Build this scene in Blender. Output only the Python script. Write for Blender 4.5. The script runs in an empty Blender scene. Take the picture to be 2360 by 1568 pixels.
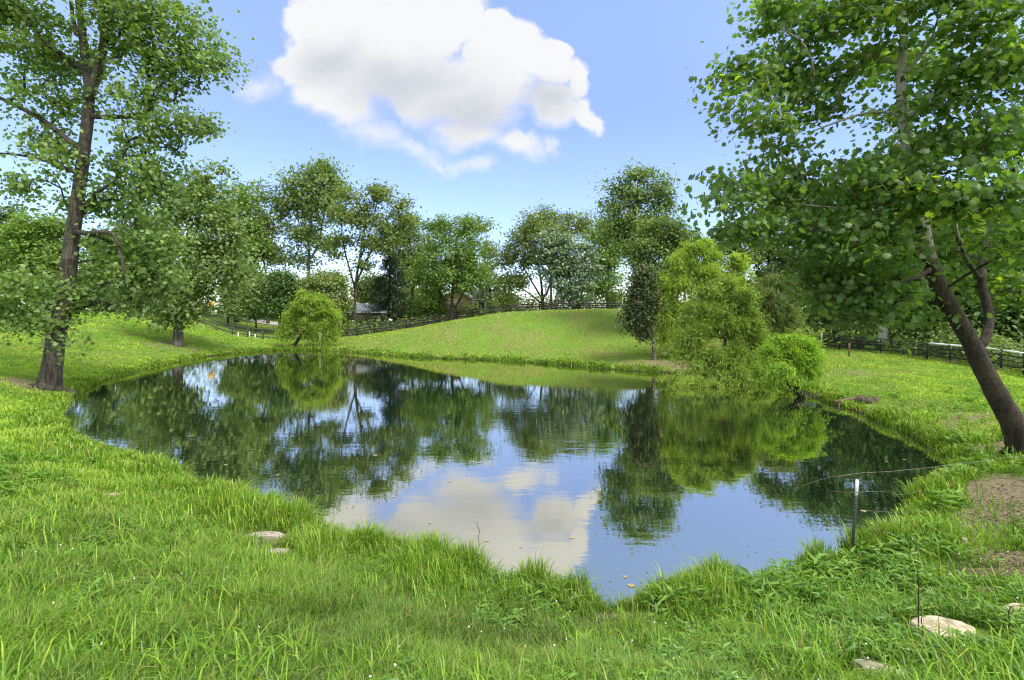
import bpy, math
import numpy as np

# ------------------------------------------------------------------ camera, light, exposure
S = bpy.context.scene
COL = S.collection
CAM_H = 4.0
FPX, CX, HY = 1180.0, 1180.0, 717.4          # focal length / principal point used to measure the place off the photograph

cam_d = bpy.data.cameras.new("camera")
cam = bpy.data.objects.new("camera", cam_d)
COL.objects.link(cam)
cam.location = (0, 0, CAM_H)
cam.rotation_euler = (math.radians(90), 0, 0)
cam_d.sensor_width = 36.0
cam_d.lens = 18.0
cam_d.shift_y = -0.0282
cam_d.clip_start = 0.1
cam_d.clip_end = 9000
S.camera = cam

SUN_EL, SUN_AZ = math.radians(56), math.radians(128)   # azimuth clockwise from +Y (north)
SKY_STRENGTH = 0.085
sd = bpy.data.lights.new("sun", "SUN")
sun = bpy.data.objects.new("sun", sd)
COL.objects.link(sun)
sd.energy = 2.0
sd.angle = math.radians(22)
sd.color = (1.0, 0.95, 0.86)
sun.rotation_euler = (math.pi / 2 - SUN_EL, 0, math.pi - SUN_AZ)
sun.location = (20, -20, 40)

S.view_settings.view_transform = 'Standard'
S.view_settings.look = 'None'
S.view_settings.exposure = 1.34
S.view_settings.gamma = 1.0
S.render.engine = 'CYCLES'
S.cycles.max_bounces = 6
S.cycles.diffuse_bounces = 3
S.cycles.glossy_bounces = 3
S.cycles.transmission_bounces = 3
S.cycles.transparent_max_bounces = 4
S.cycles.sample_clamp_indirect = 4.0
S.cycles.filter_width = 1.15
S.cycles.caustics_reflective = False
S.cycles.caustics_refractive = False


class NT:
    """tiny helper to write node trees"""
    def __init__(self, tree):
        self.t = tree
        tree.nodes.clear()

    def n(self, kind, props=None, **ins):
        nd = self.t.nodes.new(kind)
        for k, v in (props or {}).items():
            setattr(nd, k, v)
        for k, v in ins.items():
            k2 = int(k[1:]) if (k[0] == 'i' and k[1:].isdigit()) else k.replace('_', ' ')
            self.put(nd.inputs[k2], v)
        return nd

    def put(self, sock, v):
        if isinstance(v, bpy.types.NodeSocket):
            self.t.links.new(v, sock)
        elif isinstance(v, bpy.types.Node):
            self.t.links.new(v.outputs[0], sock)
        else:
            if isinstance(v, (tuple, list)) and len(v) == 3 and sock.type == 'RGBA':
                v = (*v, 1)
            sock.default_value = v

    def m(self, op, a, b=0.0, c=0.0, clamp=False):
        nd = self.t.nodes.new('ShaderNodeMath')
        nd.operation = op
        nd.use_clamp = clamp
        self.put(nd.inputs[0], a)
        self.put(nd.inputs[1], b)
        self.put(nd.inputs[2], c)
        return nd.outputs[0]

    def mix(self, f, a, b, blend='MIX'):
        nd = self.t.nodes.new('ShaderNodeMix')
        nd.data_type = 'RGBA'
        nd.blend_type = blend
        self.put(nd.inputs[0], f)
        self.put(nd.inputs[6], a)
        self.put(nd.inputs[7], b)
        return nd.outputs[2]

    def step(self, v, a, b):
        nd = self.n('ShaderNodeMapRange', {'interpolation_type': 'SMOOTHSTEP'}, Value=v)
        nd.inputs[1].default_value = a
        nd.inputs[2].default_value = b
        return nd.outputs[0]

    def noise(self, vec, scale, detail=4.0, rough=0.55):
        nd = self.n('ShaderNodeTexNoise', None, Scale=scale, Detail=detail, Roughness=rough)
        if vec is not None:
            self.put(nd.inputs['Vector'], vec)
        return nd.outputs[0]

    def ramp(self, f, stops):
        nd = self.n('ShaderNodeValToRGB', None, Fac=f)
        e = nd.color_ramp.elements
        while len(e) < len(stops):
            e.new(0.5)
        for el, (p, c) in zip(e, stops):
            el.position = p
            el.color = (*c, 1)
        return nd.outputs[0]


def make_world():
    w = bpy.data.worlds.new("World")
    S.world = w
    w.use_nodes = True
    N = NT(w.node_tree)
    sky = N.n('ShaderNodeTexSky', {'sky_type': 'NISHITA', 'sun_disc': False, 'sun_elevation': SUN_EL,
                                   'sun_rotation': SUN_AZ, 'altitude': 200.0, 'air_density': 1.0,
                                   'dust_density': 0.35, 'ozone_density': 2.0})
    dirv = N.n('ShaderNodeTexCoord').outputs['Generated']
    sep = N.n('ShaderNodeSeparateXYZ', None, Vector=dirv)
    dx, dy, dz = sep.outputs
    ys = N.m('MAXIMUM', dy, 0.05)
    u0 = N.m('DIVIDE', dx, ys)
    v0 = N.m('DIVIDE', dz, ys)
    uv = N.n('ShaderNodeCombineXYZ', None, X=u0, Y=v0).outputs[0]
    # warp for billows
    wn = N.n('ShaderNodeTexNoise', None, Vector=uv, Scale=8.0, Detail=7.0, Roughness=0.6).outputs[1]
    wv = N.n('ShaderNodeVectorMath', {'operation': 'SUBTRACT'}, i0=wn, i1=(0.5, 0.5, 0.5)).outputs[0]
    wv = N.n('ShaderNodeVectorMath', {'operation': 'MULTIPLY'}, i0=wv, i1=(0.13, 0.11, 0)).outputs[0]
    wp = N.n('ShaderNodeVectorMath', {'operation': 'ADD'}, i0=uv, i1=wv).outputs[0]
    sp = N.n('ShaderNodeSeparateXYZ', None, Vector=wp)
    u, v = sp.outputs[0], sp.outputs[1]

    def ell(cx, cy, rx, ry, ang=0.0):
        a = N.m('SUBTRACT', u, (cx - CX) / FPX)
        b = N.m('SUBTRACT', v, (HY - cy) / FPX)
        if ang:
            c_, s_ = math.cos(ang), math.sin(ang)
            a2 = N.m('ADD', N.m('MULTIPLY', a, c_), N.m('MULTIPLY', b, s_))
            b = N.m('SUBTRACT', N.m('MULTIPLY', b, c_), N.m('MULTIPLY', a, s_))
            a = a2
        a = N.m('MULTIPLY', a, FPX / rx)
        b = N.m('MULTIPLY', b, FPX / ry)
        return N.m('SUBTRACT', 1.0, N.m('SQRT', N.m('ADD', N.m('MULTIPLY', a, a), N.m('MULTIPLY', b, b))))

    def union(lst):
        f = None
        for e in lst:
            g = ell(*e)
            f = g if f is None else N.m('SMOOTH_MAX', f, g, 0.12)
        return f

    body = union([(760, 95, 125, 120), (900, 150, 150, 100), (850, 10, 190, 130), (990, 40, 170, 110), (1165, 120, 120, 90), (1150, 62, 58, 46), (1080, 20, 50, 40),
                  (1262, 150, 66, 72), (1290, 120, 40, 40), (1330, 190, 40, 60), (1345, 250, 55, 36), (1385, 268, 24, 34), (700, 60, 60, 60),
                  (1050, 215, 245, 110), (775, 225, 130, 85), (1080, 300, 105, 62), (1195, 325, 84, 56), (1280, 240, 80, 55), (1360, 262, 50, 30),
                  (690, 150, 70, 70), (1000, -60, 110, 70)])
    wisp = union([(860, 290, 135, 55, -0.4), (965, 340, 110, 36, -0.35), (1085, 385, 75, 26), (1265, 325, 22, 34),
                  (1020, 370, 60, 14, -0.5), (610, 195, 60, 45)])
    hole = union([(905, 255, 28, 55, 0.35), (1222, 278, 30, 30)])
    fine = N.noise(uv, 14.0, 8.0, 0.62)
    fine2 = N.noise(uv, 5.0, 6.0, 0.6)
    fb = N.m('MULTIPLY', N.m('SUBTRACT', fine, 0.5), 0.55)
    body = N.m('ADD', body, fb)
    # the top edge is crisp, the underside frays out
    soft = N.step(v0, 0.52, 0.28)
    hi = N.m('ADD', N.m('MULTIPLY', soft, 0.5), 0.30)
    nd = N.n('ShaderNodeMapRange', {'interpolation_type': 'SMOOTHSTEP'}, Value=body)
    nd.inputs[1].default_value = 0.0
    N.put(nd.inputs[2], hi)
    a_body = nd.outputs[0]
    wf = N.m('ADD', wisp, N.m('MULTIPLY', N.m('SUBTRACT', fine, 0.5), 1.3))
    a_w = N.m('MULTIPLY', N.step(wf, -0.1, 1.1), 0.75)
    a_h = N.m('MULTIPLY', N.step(N.m('ADD', hole, fb), -0.1, 0.6), 0.8)
    alpha = N.m('MAXIMUM', N.m('MULTIPLY', a_body, N.m('SUBTRACT', 1.0, a_h)), a_w)
    front = N.step(dy, 0.08, 0.2)
    alpha = N.m('MULTIPLY', alpha, front)
    # grey belly: the cloud's self-shadow, put into its colour
    core = union([(1075, 250, 190, 95), (930, 190, 260, 95), (760, 150, 130, 90), (1260, 230, 110, 55)])
    core = N.m('ADD', core, N.m('MULTIPLY', N.m('SUBTRACT', fine2, 0.5), 0.45))
    grey = N.step(core, -0.15, 1.05)
    # unseen broken cloud behind the viewer and overhead, added to raise the ambient light
    pz = N.m('ADD', N.m('MAXIMUM', dz, 0.0), 0.3)
    pv = N.n('ShaderNodeCombineXYZ', None, X=N.m('DIVIDE', dx, pz), Y=N.m('DIVIDE', dy, pz)).outputs[0]
    ov = N.step(N.noise(pv, 1.3, 6.0, 0.55), 0.30, 0.52)
    back = N.m('MAXIMUM', N.step(dy, 0.12, -0.15), N.step(v0, 0.72, 1.0))
    ov = N.m('MULTIPLY', N.m('MULTIPLY', ov, back), 0.9)
    alpha = N.m('MAXIMUM', alpha, ov, clamp=True)
    k = 1.0 / SKY_STRENGTH
    bright = N.m('ADD', 1.0, N.m('MULTIPLY', ov, 0.85))  # the added unseen cloud is made brighter for more ambient light
    ccol = N.mix(grey, tuple(c * k * 0.40 for c in (0.93, 0.935, 0.95)), tuple(c * k * 0.40 for c in (0.65, 0.68, 0.745)))
    ccol = N.n('ShaderNodeVectorMath', {'operation': 'SCALE'}, i0=ccol, Scale=bright).outputs[0]
    skyc = N.n('ShaderNodeHueSaturation', None, Saturation=0.85, Value=1.03, Color=sky).outputs[0]
    skyc = N.mix(1.0, skyc, (1.25, 1.29, 1.40), 'MULTIPLY')
    lowband = N.m('MULTIPLY', N.step(v0, 0.62, 0.34), N.step(v0, 0.0, 0.13))
    skyc = N.mix(N.m('MULTIPLY', lowband, 1.0), skyc, N.mix(1.0, skyc, (0.76, 0.785, 0.98), 'MULTIPLY'))
    final = N.mix(alpha, skyc, ccol)
    bg = N.n('ShaderNodeBackground', None, Color=final, Strength=SKY_STRENGTH)
    N.n('ShaderNodeOutputWorld', None, Surface=bg)


make_world()

# ------------------------------------------------------------------ helpers
rng = np.random.default_rng(11)


def at(x, y, Y):
    """a point of the place, measured at image position x, y and distance Y"""
    return np.array([(x - CX) / FPX * Y, Y, CAM_H - (y - HY) / FPX * Y])


def hash2(ix, iy, seed):
    h = (ix.astype(np.int64) * 374761393 + iy.astype(np.int64) * 668265263 + seed * 1442695041) & 0xFFFFFFFF
    h = ((h ^ (h >> 13)) * 1274126177) & 0xFFFFFFFF
    return ((h ^ (h >> 16)) & 0xFFFF) / 65535.0


def vnoise(x, y, scale, seed=0):
    x = np.asarray(x) * scale
    y = np.asarray(y) * scale
    ix, iy = np.floor(x), np.floor(y)
    fx, fy = x - ix, y - iy
    fx = fx * fx * (3 - 2 * fx)
    fy = fy * fy * (3 - 2 * fy)
    a, b = hash2(ix, iy, seed), hash2(ix + 1, iy, seed)
    c, d = hash2(ix, iy + 1, seed), hash2(ix + 1, iy + 1, seed)
    return (a * (1 - fx) + b * fx) * (1 - fy) + (c * (1 - fx) + d * fx) * fy


def fbm(x, y, scale, seed=0, octs=3):
    t, a, tot = 0, 1.0, 0
    for o in range(octs):
        t = t + a * vnoise(x, y, scale * 2 ** o, seed + o * 7)
        tot += a
        a *= 0.5
    return t / tot


def raw_mesh(name, verts, faces_list, attrs=None, smooth=False):
    """verts (n,3); faces_list = list of int arrays (m,k)"""
    me = bpy.data.meshes.new(name)
    verts = np.asarray(verts, dtype=np.float32)
    me.vertices.add(len(verts))
    me.vertices.foreach_set('co', verts.ravel())
    loops = np.concatenate([np.asarray(f, dtype=np.int32).ravel() for f in faces_list])
    tot = np.concatenate([np.full(len(f), np.asarray(f).shape[1], dtype=np.int32) for f in faces_list])
    start = np.concatenate([[0], np.cumsum(tot)[:-1]]).astype(np.int32)
    me.loops.add(len(loops))
    me.loops.foreach_set('vertex_index', loops)
    me.polygons.add(len(tot))
    me.polygons.foreach_set('loop_start', start)
    me.polygons.foreach_set('loop_total', tot)
    if smooth:
        me.polygons.foreach_set('use_smooth', np.ones(len(tot), dtype=bool))
    for k, v in (attrs or {}).items():
        at_ = me.attributes.new(k, 'FLOAT', 'POINT')
        at_.data.foreach_set('value', np.asarray(v, dtype=np.float32))
    me.update(calc_edges=True)
    me.validate()
    return me


def link(name, me, mat=None, parent=None, loc=None):
    o = bpy.data.objects.new(name, me)
    COL.objects.link(o)
    if mat is not None:
        me.materials.append(mat)
    if parent is not None:
        o.parent = parent
    if loc is not None:
        o.location = loc
    return o


def tag(o, label=None, cat=None, group=None, kind=None):
    if label:
        o['label'] = label
    if cat:
        o['category'] = cat
    if group:
        o['group'] = group
    if kind:
        o['kind'] = kind
    return o


def thing(name, label, cat, loc, group=None, rz=0.0):
    o = bpy.data.objects.new(name, None)
    COL.objects.link(o)
    o.location = tuple(float(v) for v in loc)
    o.rotation_euler = (0, 0, rz)
    o.empty_display_size = 0.3
    return tag(o, label, cat, group)


class MB:
    """collects simple solids into one mesh"""
    def __init__(self):
        self.v, self.f = [], {3: [], 4: []}
        self.n = 0

    def add(self, verts, faces):
        for f in faces:
            if len(f) in (3, 4):
                self.f[len(f)].append([i + self.n for i in f])
            else:
                for k in range(1, len(f) - 1):
                    self.f[3].append([f[0] + self.n, f[k] + self.n, f[k + 1] + self.n])
        self.v.extend([tuple(map(float, p)) for p in verts])
        self.n += len(verts)

    def box(self, c, size, rz=0.0, axes=None):
        hx, hy, hz = (s / 2 for s in size)
        P = np.array([(sx * hx, sy * hy, sz * hz) for sz in (-1, 1) for sy in (-1, 1) for sx in (-1, 1)])
        if axes is not None:
            P = P @ np.array(axes)
        elif rz:
            ca, sa = math.cos(rz), math.sin(rz)
            P = np.stack([P[:, 0] * ca - P[:, 1] * sa, P[:, 0] * sa + P[:, 1] * ca, P[:, 2]], 1)
        P = P + np.array(c)
        self.add(P, [(0, 2, 3, 1), (4, 5, 7, 6), (0, 1, 5, 4), (2, 6, 7, 3), (0, 4, 6, 2), (1, 3, 7, 5)])

    def plank(self, a, b, w, h):
        """board from a to b, width w across, height h up"""
        a, b = np.array(a, float), np.array(b, float)
        d = b - a
        L = np.linalg.norm(d)
        d = d / L
        side = np.cross(d, (0, 0, 1))
        side /= np.linalg.norm(side)
        up = np.cross(side, d)
        self.box((a + b) / 2, (L, w, h), axes=[d, side, up])

    def tube(self, pts, rads, n=8, cap=True, wob=0.0, seed=0):
        pts = np.asarray(pts, float)
        rads = np.broadcast_to(np.asarray(rads, float), (len(pts),))
        T = np.gradient(pts, axis=0)
        T /= np.linalg.norm(T, axis=1)[:, None] + 1e-9
        ref = np.array([1.0, 0.2, 0.1]) if abs(T[0][0]) < 0.8 else np.array([0.1, 1.0, 0.2])
        ang = np.arange(n) * 2 * math.pi / n
        r_ = np.random.default_rng(seed)
        lob = 1 + wob * r_.normal(size=n)
        rings = []
        for p, t, r in zip(pts, T, rads):
            s = np.cross(t, ref)
            s /= np.linalg.norm(s) + 1e-9
            q = np.cross(s, t)
            ref = q if False else ref
            k = r * lob * (1 + 0.35 * wob * r_.normal(size=n))
            rings.append(p + (np.cos(ang) * k)[:, None] * s + (np.sin(ang) * k)[:, None] * q)
        V = np.concatenate(rings)
        F = []
        for i in range(len(pts) - 1):
            for j in range(n):
                a, b = i * n + j, i * n + (j + 1) % n
                F.append((a, b, b + n, a + n))
        if cap:
            F.append(tuple(range(n - 1, -1, -1)))
            F.append(tuple((len(pts) - 1) * n + j for j in range(n)))
        self.add(V, F)

    def mesh(self, name, off=(0, 0, 0), smooth=False, attrs=None):
        fl = [np.array(f) for f in (self.f[4], self.f[3]) if len(f)]
        return raw_mesh(name, np.array(self.v) - np.array(off), fl, attrs, smooth)

    def build(self, name, mat, parent=None, off=(0, 0, 0), smooth=False):
        return link(name, self.mesh(name, off, smooth), mat, parent)


def catmull(P, per=6, closed=False):
    P = np.asarray(P, float)
    n = len(P)
    out = []
    rngs = range(n if closed else n - 1)
    for i in rngs:
        if closed:
            a, b, c, d = P[(i - 1) % n], P[i], P[(i + 1) % n], P[(i + 2) % n]
        else:
            a, b, c, d = P[max(i - 1, 0)], P[i], P[i + 1], P[min(i + 2, n - 1)]
        for k in range(per):
            t = k / per
            out.append(0.5 * ((2 * b) + (c - a) * t + (2 * a - 5 * b + 4 * c - d) * t * t + (3 * b - a - 3 * c + d) * t ** 3))
    if not closed:
        out.append(P[-1])
    return np.array(out)


# ------------------------------------------------------------------ materials
def newmat(name):
    m = bpy.data.materials.new(name)
    m.use_nodes = True
    return m, NT(m.node_tree)


def flat_mat(name, col, rough=0.7, metal=0.0, var=0.25, scale=6.0, bump=0.0):
    m, N = newmat(name)
    tc = N.n('ShaderNodeTexCoord').outputs['Object']
    f = N.noise(tc, scale, 6.0, 0.6)
    c = N.mix(N.step(f, 0.3, 0.7), tuple(c_ * (1 - var) for c_ in col), tuple(min(1, c_ * (1 + var)) for c_ in col))
    p = N.n('ShaderNodeBsdfPrincipled', None, Base_Color=c, Roughness=rough, Metallic=metal)
    if bump:
        b = N.n('ShaderNodeBump', None, Strength=0.6, Distance=bump, Height=N.noise(tc, scale * 3, 6.0))
        N.put(p.inputs['Normal'], b)
    N.n('ShaderNodeOutputMaterial', None, Surface=p)
    return m


def leaf_mat(name, dark, mid, light, trans=0.35, gloss=0.035, yellow=None):
    m, N = newmat(name)
    t = N.n('ShaderNodeAttribute', {'attribute_name': 'tint'}).outputs['Fac']
    stops = [(0.0, dark), (0.5, mid), (0.88, light), (1.0, yellow or light)]
    c = N.ramp(t, stops)
    d = N.n('ShaderNodeBsdfDiffuse', None, Color=c)
    tc = N.mix(1.0, c, (1.55, 1.6, 0.7), 'MULTIPLY')
    tr = N.n('ShaderNodeBsdfTranslucent', None, Color=tc)
    s = N.n('ShaderNodeMixShader', None, Fac=trans, i1=d, i2=tr)
    g = N.n('ShaderNodeBsdfGlossy', None, Color=(0.9, 0.95, 0.95), Roughness=0.55)
    s2 = N.n('ShaderNodeMixShader', None, Fac=gloss, i1=s, i2=g)
    N.n('ShaderNodeOutputMaterial', None, Surface=s2)
    return m


def bark_mat(name, dark, light, white=None, white_z=(3.0, 6.0), moss=0.0, cracks=0.75):
    m, N = newmat(name)
    tc = N.n('ShaderNodeTexCoord').outputs['Object']
    st = N.n('ShaderNodeVectorMath', {'operation': 'MULTIPLY'}, i0=tc, i1=(1, 1, 0.22)).outputs[0]
    f = N.noise(st, 8.0, 9.0, 0.7)
    c = N.mix(N.step(f, 0.38, 0.62), dark, light)
    wob = N.n('ShaderNodeVectorMath', {'operation': 'ADD'}, i0=st, i1=N.n('ShaderNodeVectorMath', {'operation': 'SCALE'}, i0=N.n('ShaderNodeTexNoise', None, Vector=tc, Scale=5.0).outputs[1], Scale=0.12).outputs[0]).outputs[0]
    vor = N.n('ShaderNodeTexVoronoi', {'feature': 'DISTANCE_TO_EDGE'}, Vector=wob, Scale=15.0)
    crack = N.m('ADD', N.m('MULTIPLY', N.step(vor.outputs[0], 0.0, 0.13), cracks), 1.0 - cracks)
    c = N.mix(crack, tuple(v * 0.45 for v in dark), c)
    f = N.m('ADD', N.m('MULTIPLY', f, 0.5), N.m('MULTIPLY', crack, 0.7))
    big = N.noise(tc, 1.6, 5.0, 0.6)
    c = N.mix(N.m('MULTIPLY', N.step(big, 0.45, 0.7), 0.55), c, tuple(v * 1.7 for v in light))
    if moss:
        mo = N.step(N.noise(tc, 2.3, 5.0), 0.5, 0.7)
        c = N.mix(N.m('MULTIPLY', mo, moss), c, (0.06, 0.08, 0.03))
    if white:
        z = N.n('ShaderNodeSeparateXYZ', None, Vector=tc).outputs[2]
        wz = N.step(z, *white_z)
        pa = N.step(N.m('ADD', N.noise(tc, 3.2, 5.0, 0.6), N.m('MULTIPLY', wz, 0.22)), 0.58, 0.64)
        c = N.mix(N.m('MULTIPLY', pa, wz), c, white)
    p = N.n('ShaderNodeBsdfPrincipled', None, Base_Color=c, Roughness=0.9)
    b = N.n('ShaderNodeBump', None, Strength=0.9, Distance=0.05, Height=f)
    N.put(p.inputs['Normal'], b)
    N.n('ShaderNodeOutputMaterial', None, Surface=p)
    return m


M = {}
M['tulip'] = leaf_mat('tulip_leaf', (0.085, 0.145, 0.034), (0.168, 0.268, 0.064), (0.28, 0.405, 0.10), 0.36)
M['mid'] = leaf_mat('mid_leaf', (0.086, 0.140, 0.036), (0.178, 0.262, 0.066), (0.285, 0.38, 0.105), 0.33)
M['olive'] = leaf_mat('olive_leaf', (0.092, 0.138, 0.035), (0.19, 0.255, 0.064), (0.29, 0.36, 0.098), 0.30)
M['bright'] = leaf_mat('bright_leaf', (0.095, 0.160, 0.028), (0.19, 0.305, 0.052), (0.295, 0.43, 0.08), 0.36)
M['deep'] = leaf_mat('deep_leaf', (0.050, 0.095, 0.022), (0.105, 0.185, 0.042), (0.18, 0.28, 0.066), 0.28)
M['silver'] = leaf_mat('silver_leaf', (0.085, 0.145, 0.058), (0.165, 0.255, 0.105), (0.28, 0.38, 0.19), 0.28, 0.12)
M['needle'] = leaf_mat('needle', (0.022, 0.040, 0.018), (0.042, 0.070, 0.028), (0.075, 0.11, 0.042), 0.15)
M['cedar'] = leaf_mat('cedar_leaf', (0.045, 0.062, 0.020), (0.090, 0.120, 0.038), (0.14, 0.175, 0.055), 0.15)
M['willow'] = leaf_mat('willow_leaf', (0.17, 0.26, 0.03), (0.31, 0.45, 0.05), (0.44, 0.58, 0.08), 0.38)
M['willow_gold'] = leaf_mat('willow_gold_leaf', (0.18, 0.28, 0.035), (0.34, 0.48, 0.06), (0.48, 0.61, 0.10), 0.38)
M['willow_green'] = leaf_mat('willow_green_leaf', (0.12, 0.20, 0.03), (0.25, 0.37, 0.05), (0.38, 0.50, 0.08), 0.36)
M['willow_lime'] = leaf_mat('willow_lime_leaf', (0.16, 0.29, 0.025), (0.30, 0.49, 0.045), (0.44, 0.62, 0.07), 0.38)
M['sycamore'] = leaf_mat('sycamore_leaf', (0.055, 0.112, 0.018), (0.115, 0.21, 0.032), (0.20, 0.335, 0.052), 0.52, 0.035,
                         yellow=(0.30, 0.42, 0.03))
M['dry'] = leaf_mat('dry_leaf', (0.12, 0.07, 0.03), (0.22, 0.15, 0.07), (0.40, 0.34, 0.2), 0.1)
M['scum'] = leaf_mat('scum', (0.035, 0.045, 0.015), (0.09, 0.10, 0.035), (0.22, 0.21, 0.10), 0.1)
M['litter'] = leaf_mat('litter', (0.045, 0.030, 0.016), (0.13, 0.09, 0.05), (0.36, 0.29, 0.18), 0.1)
M['bark'] = bark_mat('bark', (0.016, 0.013, 0.009), (0.12, 0.10, 0.076), moss=0.15)
M['bark_pale'] = bark_mat('pale_bark', (0.07, 0.06, 0.05), (0.22, 0.20, 0.17))
M['bark_dark'] = bark_mat('dark_bark', (0.018, 0.015, 0.011), (0.070, 0.058, 0.042))
M['bark_syc'] = bark_mat('sycamore_bark', (0.016, 0.011, 0.007), (0.055, 0.040, 0.026), white=(0.42, 0.40, 0.34), white_z=(3.9, 6.0), cracks=0.5)
M['bark_white'] = bark_mat('white_bark', (0.12, 0.10, 0.08), (0.32, 0.29, 0.24), white=(0.5, 0.48, 0.42), white_z=(-2, 0.0))
M['board'] = flat_mat('dark_board', (0.022, 0.022, 0.020), 0.7, var=0.5)
M['board_grey'] = flat_mat('weathered_board', (0.075, 0.078, 0.075), 0.8, var=0.45)
M['stone'] = flat_mat('pale_stone', (0.43, 0.36, 0.25), 0.9, var=0.42, scale=11, bump=0.05)
M['stone_grey'] = flat_mat('grey_stone', (0.30, 0.26, 0.20), 0.9, var=0.4, scale=12, bump=0.03)
M['white'] = flat_mat('white_paint', (0.75, 0.76, 0.76), 0.5, var=0.07)
M['steel'] = flat_mat('grey_wire', (0.22, 0.20, 0.18), 0.5, metal=0.4, var=0.3)
M['green_paint'] = flat_mat('green_post_paint', (0.010, 0.030, 0.018), 0.75, var=0.3)
M['wood'] = flat_mat('old_wood', (0.17, 0.115, 0.07), 0.9, var=0.5, scale=14, bump=0.02)
M['wood_dark'] = flat_mat('rotten_wood', (0.085, 0.064, 0.045), 0.95, var=0.7, scale=14, bump=0.03)
M['stalk'] = flat_mat('dead_stalk', (0.022, 0.015, 0.010), 0.9)
M['straw'] = flat_mat('straw', (0.36, 0.28, 0.13), 0.9)


# ------------------------------------------------------------------ lie of the land
SHORE_IMG = [(145, 978), (175, 1014), (235, 1038), (310, 1062), (400, 1104), (480, 1146), (560, 1172), (640, 1196), (715, 1222),
             (752, 1240), (800, 1266), (900, 1294), (1000, 1312), (1100, 1340), (1230, 1372), (1350, 1404), (1430, 1416),
             (1500, 1408), (1570, 1382), (1650, 1368), (1760, 1344), (1880, 1324), (1965, 1288), (2050, 1252), (2086, 1204),
             (2105, 1152), (2150, 1110), (2185, 1080), (2178, 1050), (2130, 1020), (2060, 985), (1960, 945), (1870, 915),
             (1800, 896), (1720, 884), (1640, 872), (1570, 862), (1450, 855), (1300, 842), (1160, 832), (1000, 826), (900, 820),
             (760, 809), (640, 808), (520, 817), (420, 833), (300, 860), (215, 888), (152, 932)]


def ground_at(x, y, z):
    Y = (CAM_H - z) * FPX / (y - HY)
    return np.array([(x - CX) / FPX * Y, Y])


SHORE = catmull([ground_at(x, y, 0) for x, y in SHORE_IMG], 4, closed=True)
FENCE_IMG = [(450, 741, 71), (468, 748.6, 70), (501, 761, 68), (536, 771, 65.5), (571, 777, 64), (606, 781, 62), (640, 783, 62), (676, 784, 61.5), (713, 783, 62),
             (750, 781, 62.5), (787, 778, 63), (823, 774, 64), (862, 769, 66), (900, 763.5, 67), (937, 758, 68.5), (975, 752.5, 70),
             (1014, 747, 71.5), (1052, 739, 72.5), (1089, 734.4, 73.5), (1127, 728.8, 74.5), (1165, 724, 75.5), (1203, 721.8, 76),
             (1243, 719.8, 76), (1281, 718.4, 76), (1321, 717.4, 76), (1360, 717.4, 76), (1399, 717.4, 76), (1440, 717.6, 76), (1480, 718, 76)]
FENCE = [at(*p) for p in FENCE_IMG]
RFENCE_IMG = [(1893, 803, 42), (1960, 808, 40), (2030, 816, 37), (2110, 827, 34), (2190, 836, 31.5), (2280, 848, 29), (2360, 864, 26.5), (2450, 884, 24)]
RFENCE = [at(*p) for p in RFENCE_IMG]

CTRL = [(*p, 0.15) for p in SHORE[::5]]
CTRL += [tuple(p) for p in FENCE[::2]] + [tuple(p) for p in RFENCE]
CTRL += [(0, 0, 2.35), (-5, 1, 2.4), (5, 1, 2.15), (0, -10, 3.0), (-15, -10, 3.4), (15, -10, 2.6), (0, 4, 1.0), (4, 4.3, 0.95),
         (-4, 5, 1.15), (-9, 9, 0.85), (-8, 5, 1.45), (-16, 10, 1.5), (-22, 14, 1.5), (-21.7, 23.8, 0.55), (-30, 25, 1.5), (-35, 40, 2.0),
         (-40, 52, 3.0), (-50, 62, 3.5), (-66, 72, 3.9), (-29.9, 46, 0.98), (-45, 20, 2.6), (-60, 45, 3.6), (-40, 0, 3.0),
         (0, 86, 3.6), (-20, 80, 1.9), (-35, 78, 1.9), (-55, 85, 3.6), (20, 90, 3.2), (40, 90, 2.5), (20, 60, 3.1), (30, 58, 2.2),
         (12.4, 12.8, 0.7), (17, 20, 0.6), (16.7, 25.5, 0.5), (20, 32, 0.8), (36, 40, 1.3), (36, 22, 1.2), (15, 8, 0.9), (8, 5.2, 0.85),
         (10.3, 37, 0.5), (12.5, 40, 0.72), (16, 38, 0.7), (5.2, 7.6, 0.22), (9.7, 10.1, 0.5), (4.3, 5.1, 0.78), (40, 0, 2.0),
         (-120, 120, 4), (0, 150, 2.8), (120, 120, 2.5), (-120, -30, 4), (120, -30, 2.5), (0, -60, 3.5), (-60, 140, 3), (60, 140, 2.5)]
CTRL += [tuple(at(*p)) for p in [(1080, 739, 54), (1165, 728, 53), (1240, 723, 53), (1320, 721, 52.5), (1400, 722, 51), (1470, 728, 49), (1000, 753, 55), (1240, 722, 60), (1400, 720, 60), (1300, 785, 46.5)]]
CTRL = np.array(CTRL, float)


def tps_fit(C):
    n = len(C)
    d = np.hypot(C[:, None, 0] - C[None, :, 0], C[:, None, 1] - C[None, :, 1])
    K = np.where(d > 0, d * d * np.log(d + 1e-12), 0) + np.eye(n) * 2.0
    P = np.c_[np.ones(n), C[:, :2]]
    A = np.zeros((n + 3, n + 3))
    A[:n, :n] = K
    A[:n, n:] = P
    A[n:, :n] = P.T
    return np.linalg.solve(A, np.r_[C[:, 2], 0, 0, 0])


TPS = tps_fit(CTRL)


def tps(x, y):
    out = np.full(len(x), TPS[-3]) + TPS[-2] * x + TPS[-1] * y
    for i in range(len(CTRL)):
        d2 = (x - CTRL[i, 0]) ** 2 + (y - CTRL[i, 1]) ** 2
        out += TPS[i] * 0.5 * d2 * np.log(d2 + 1e-9)
    return out


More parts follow.
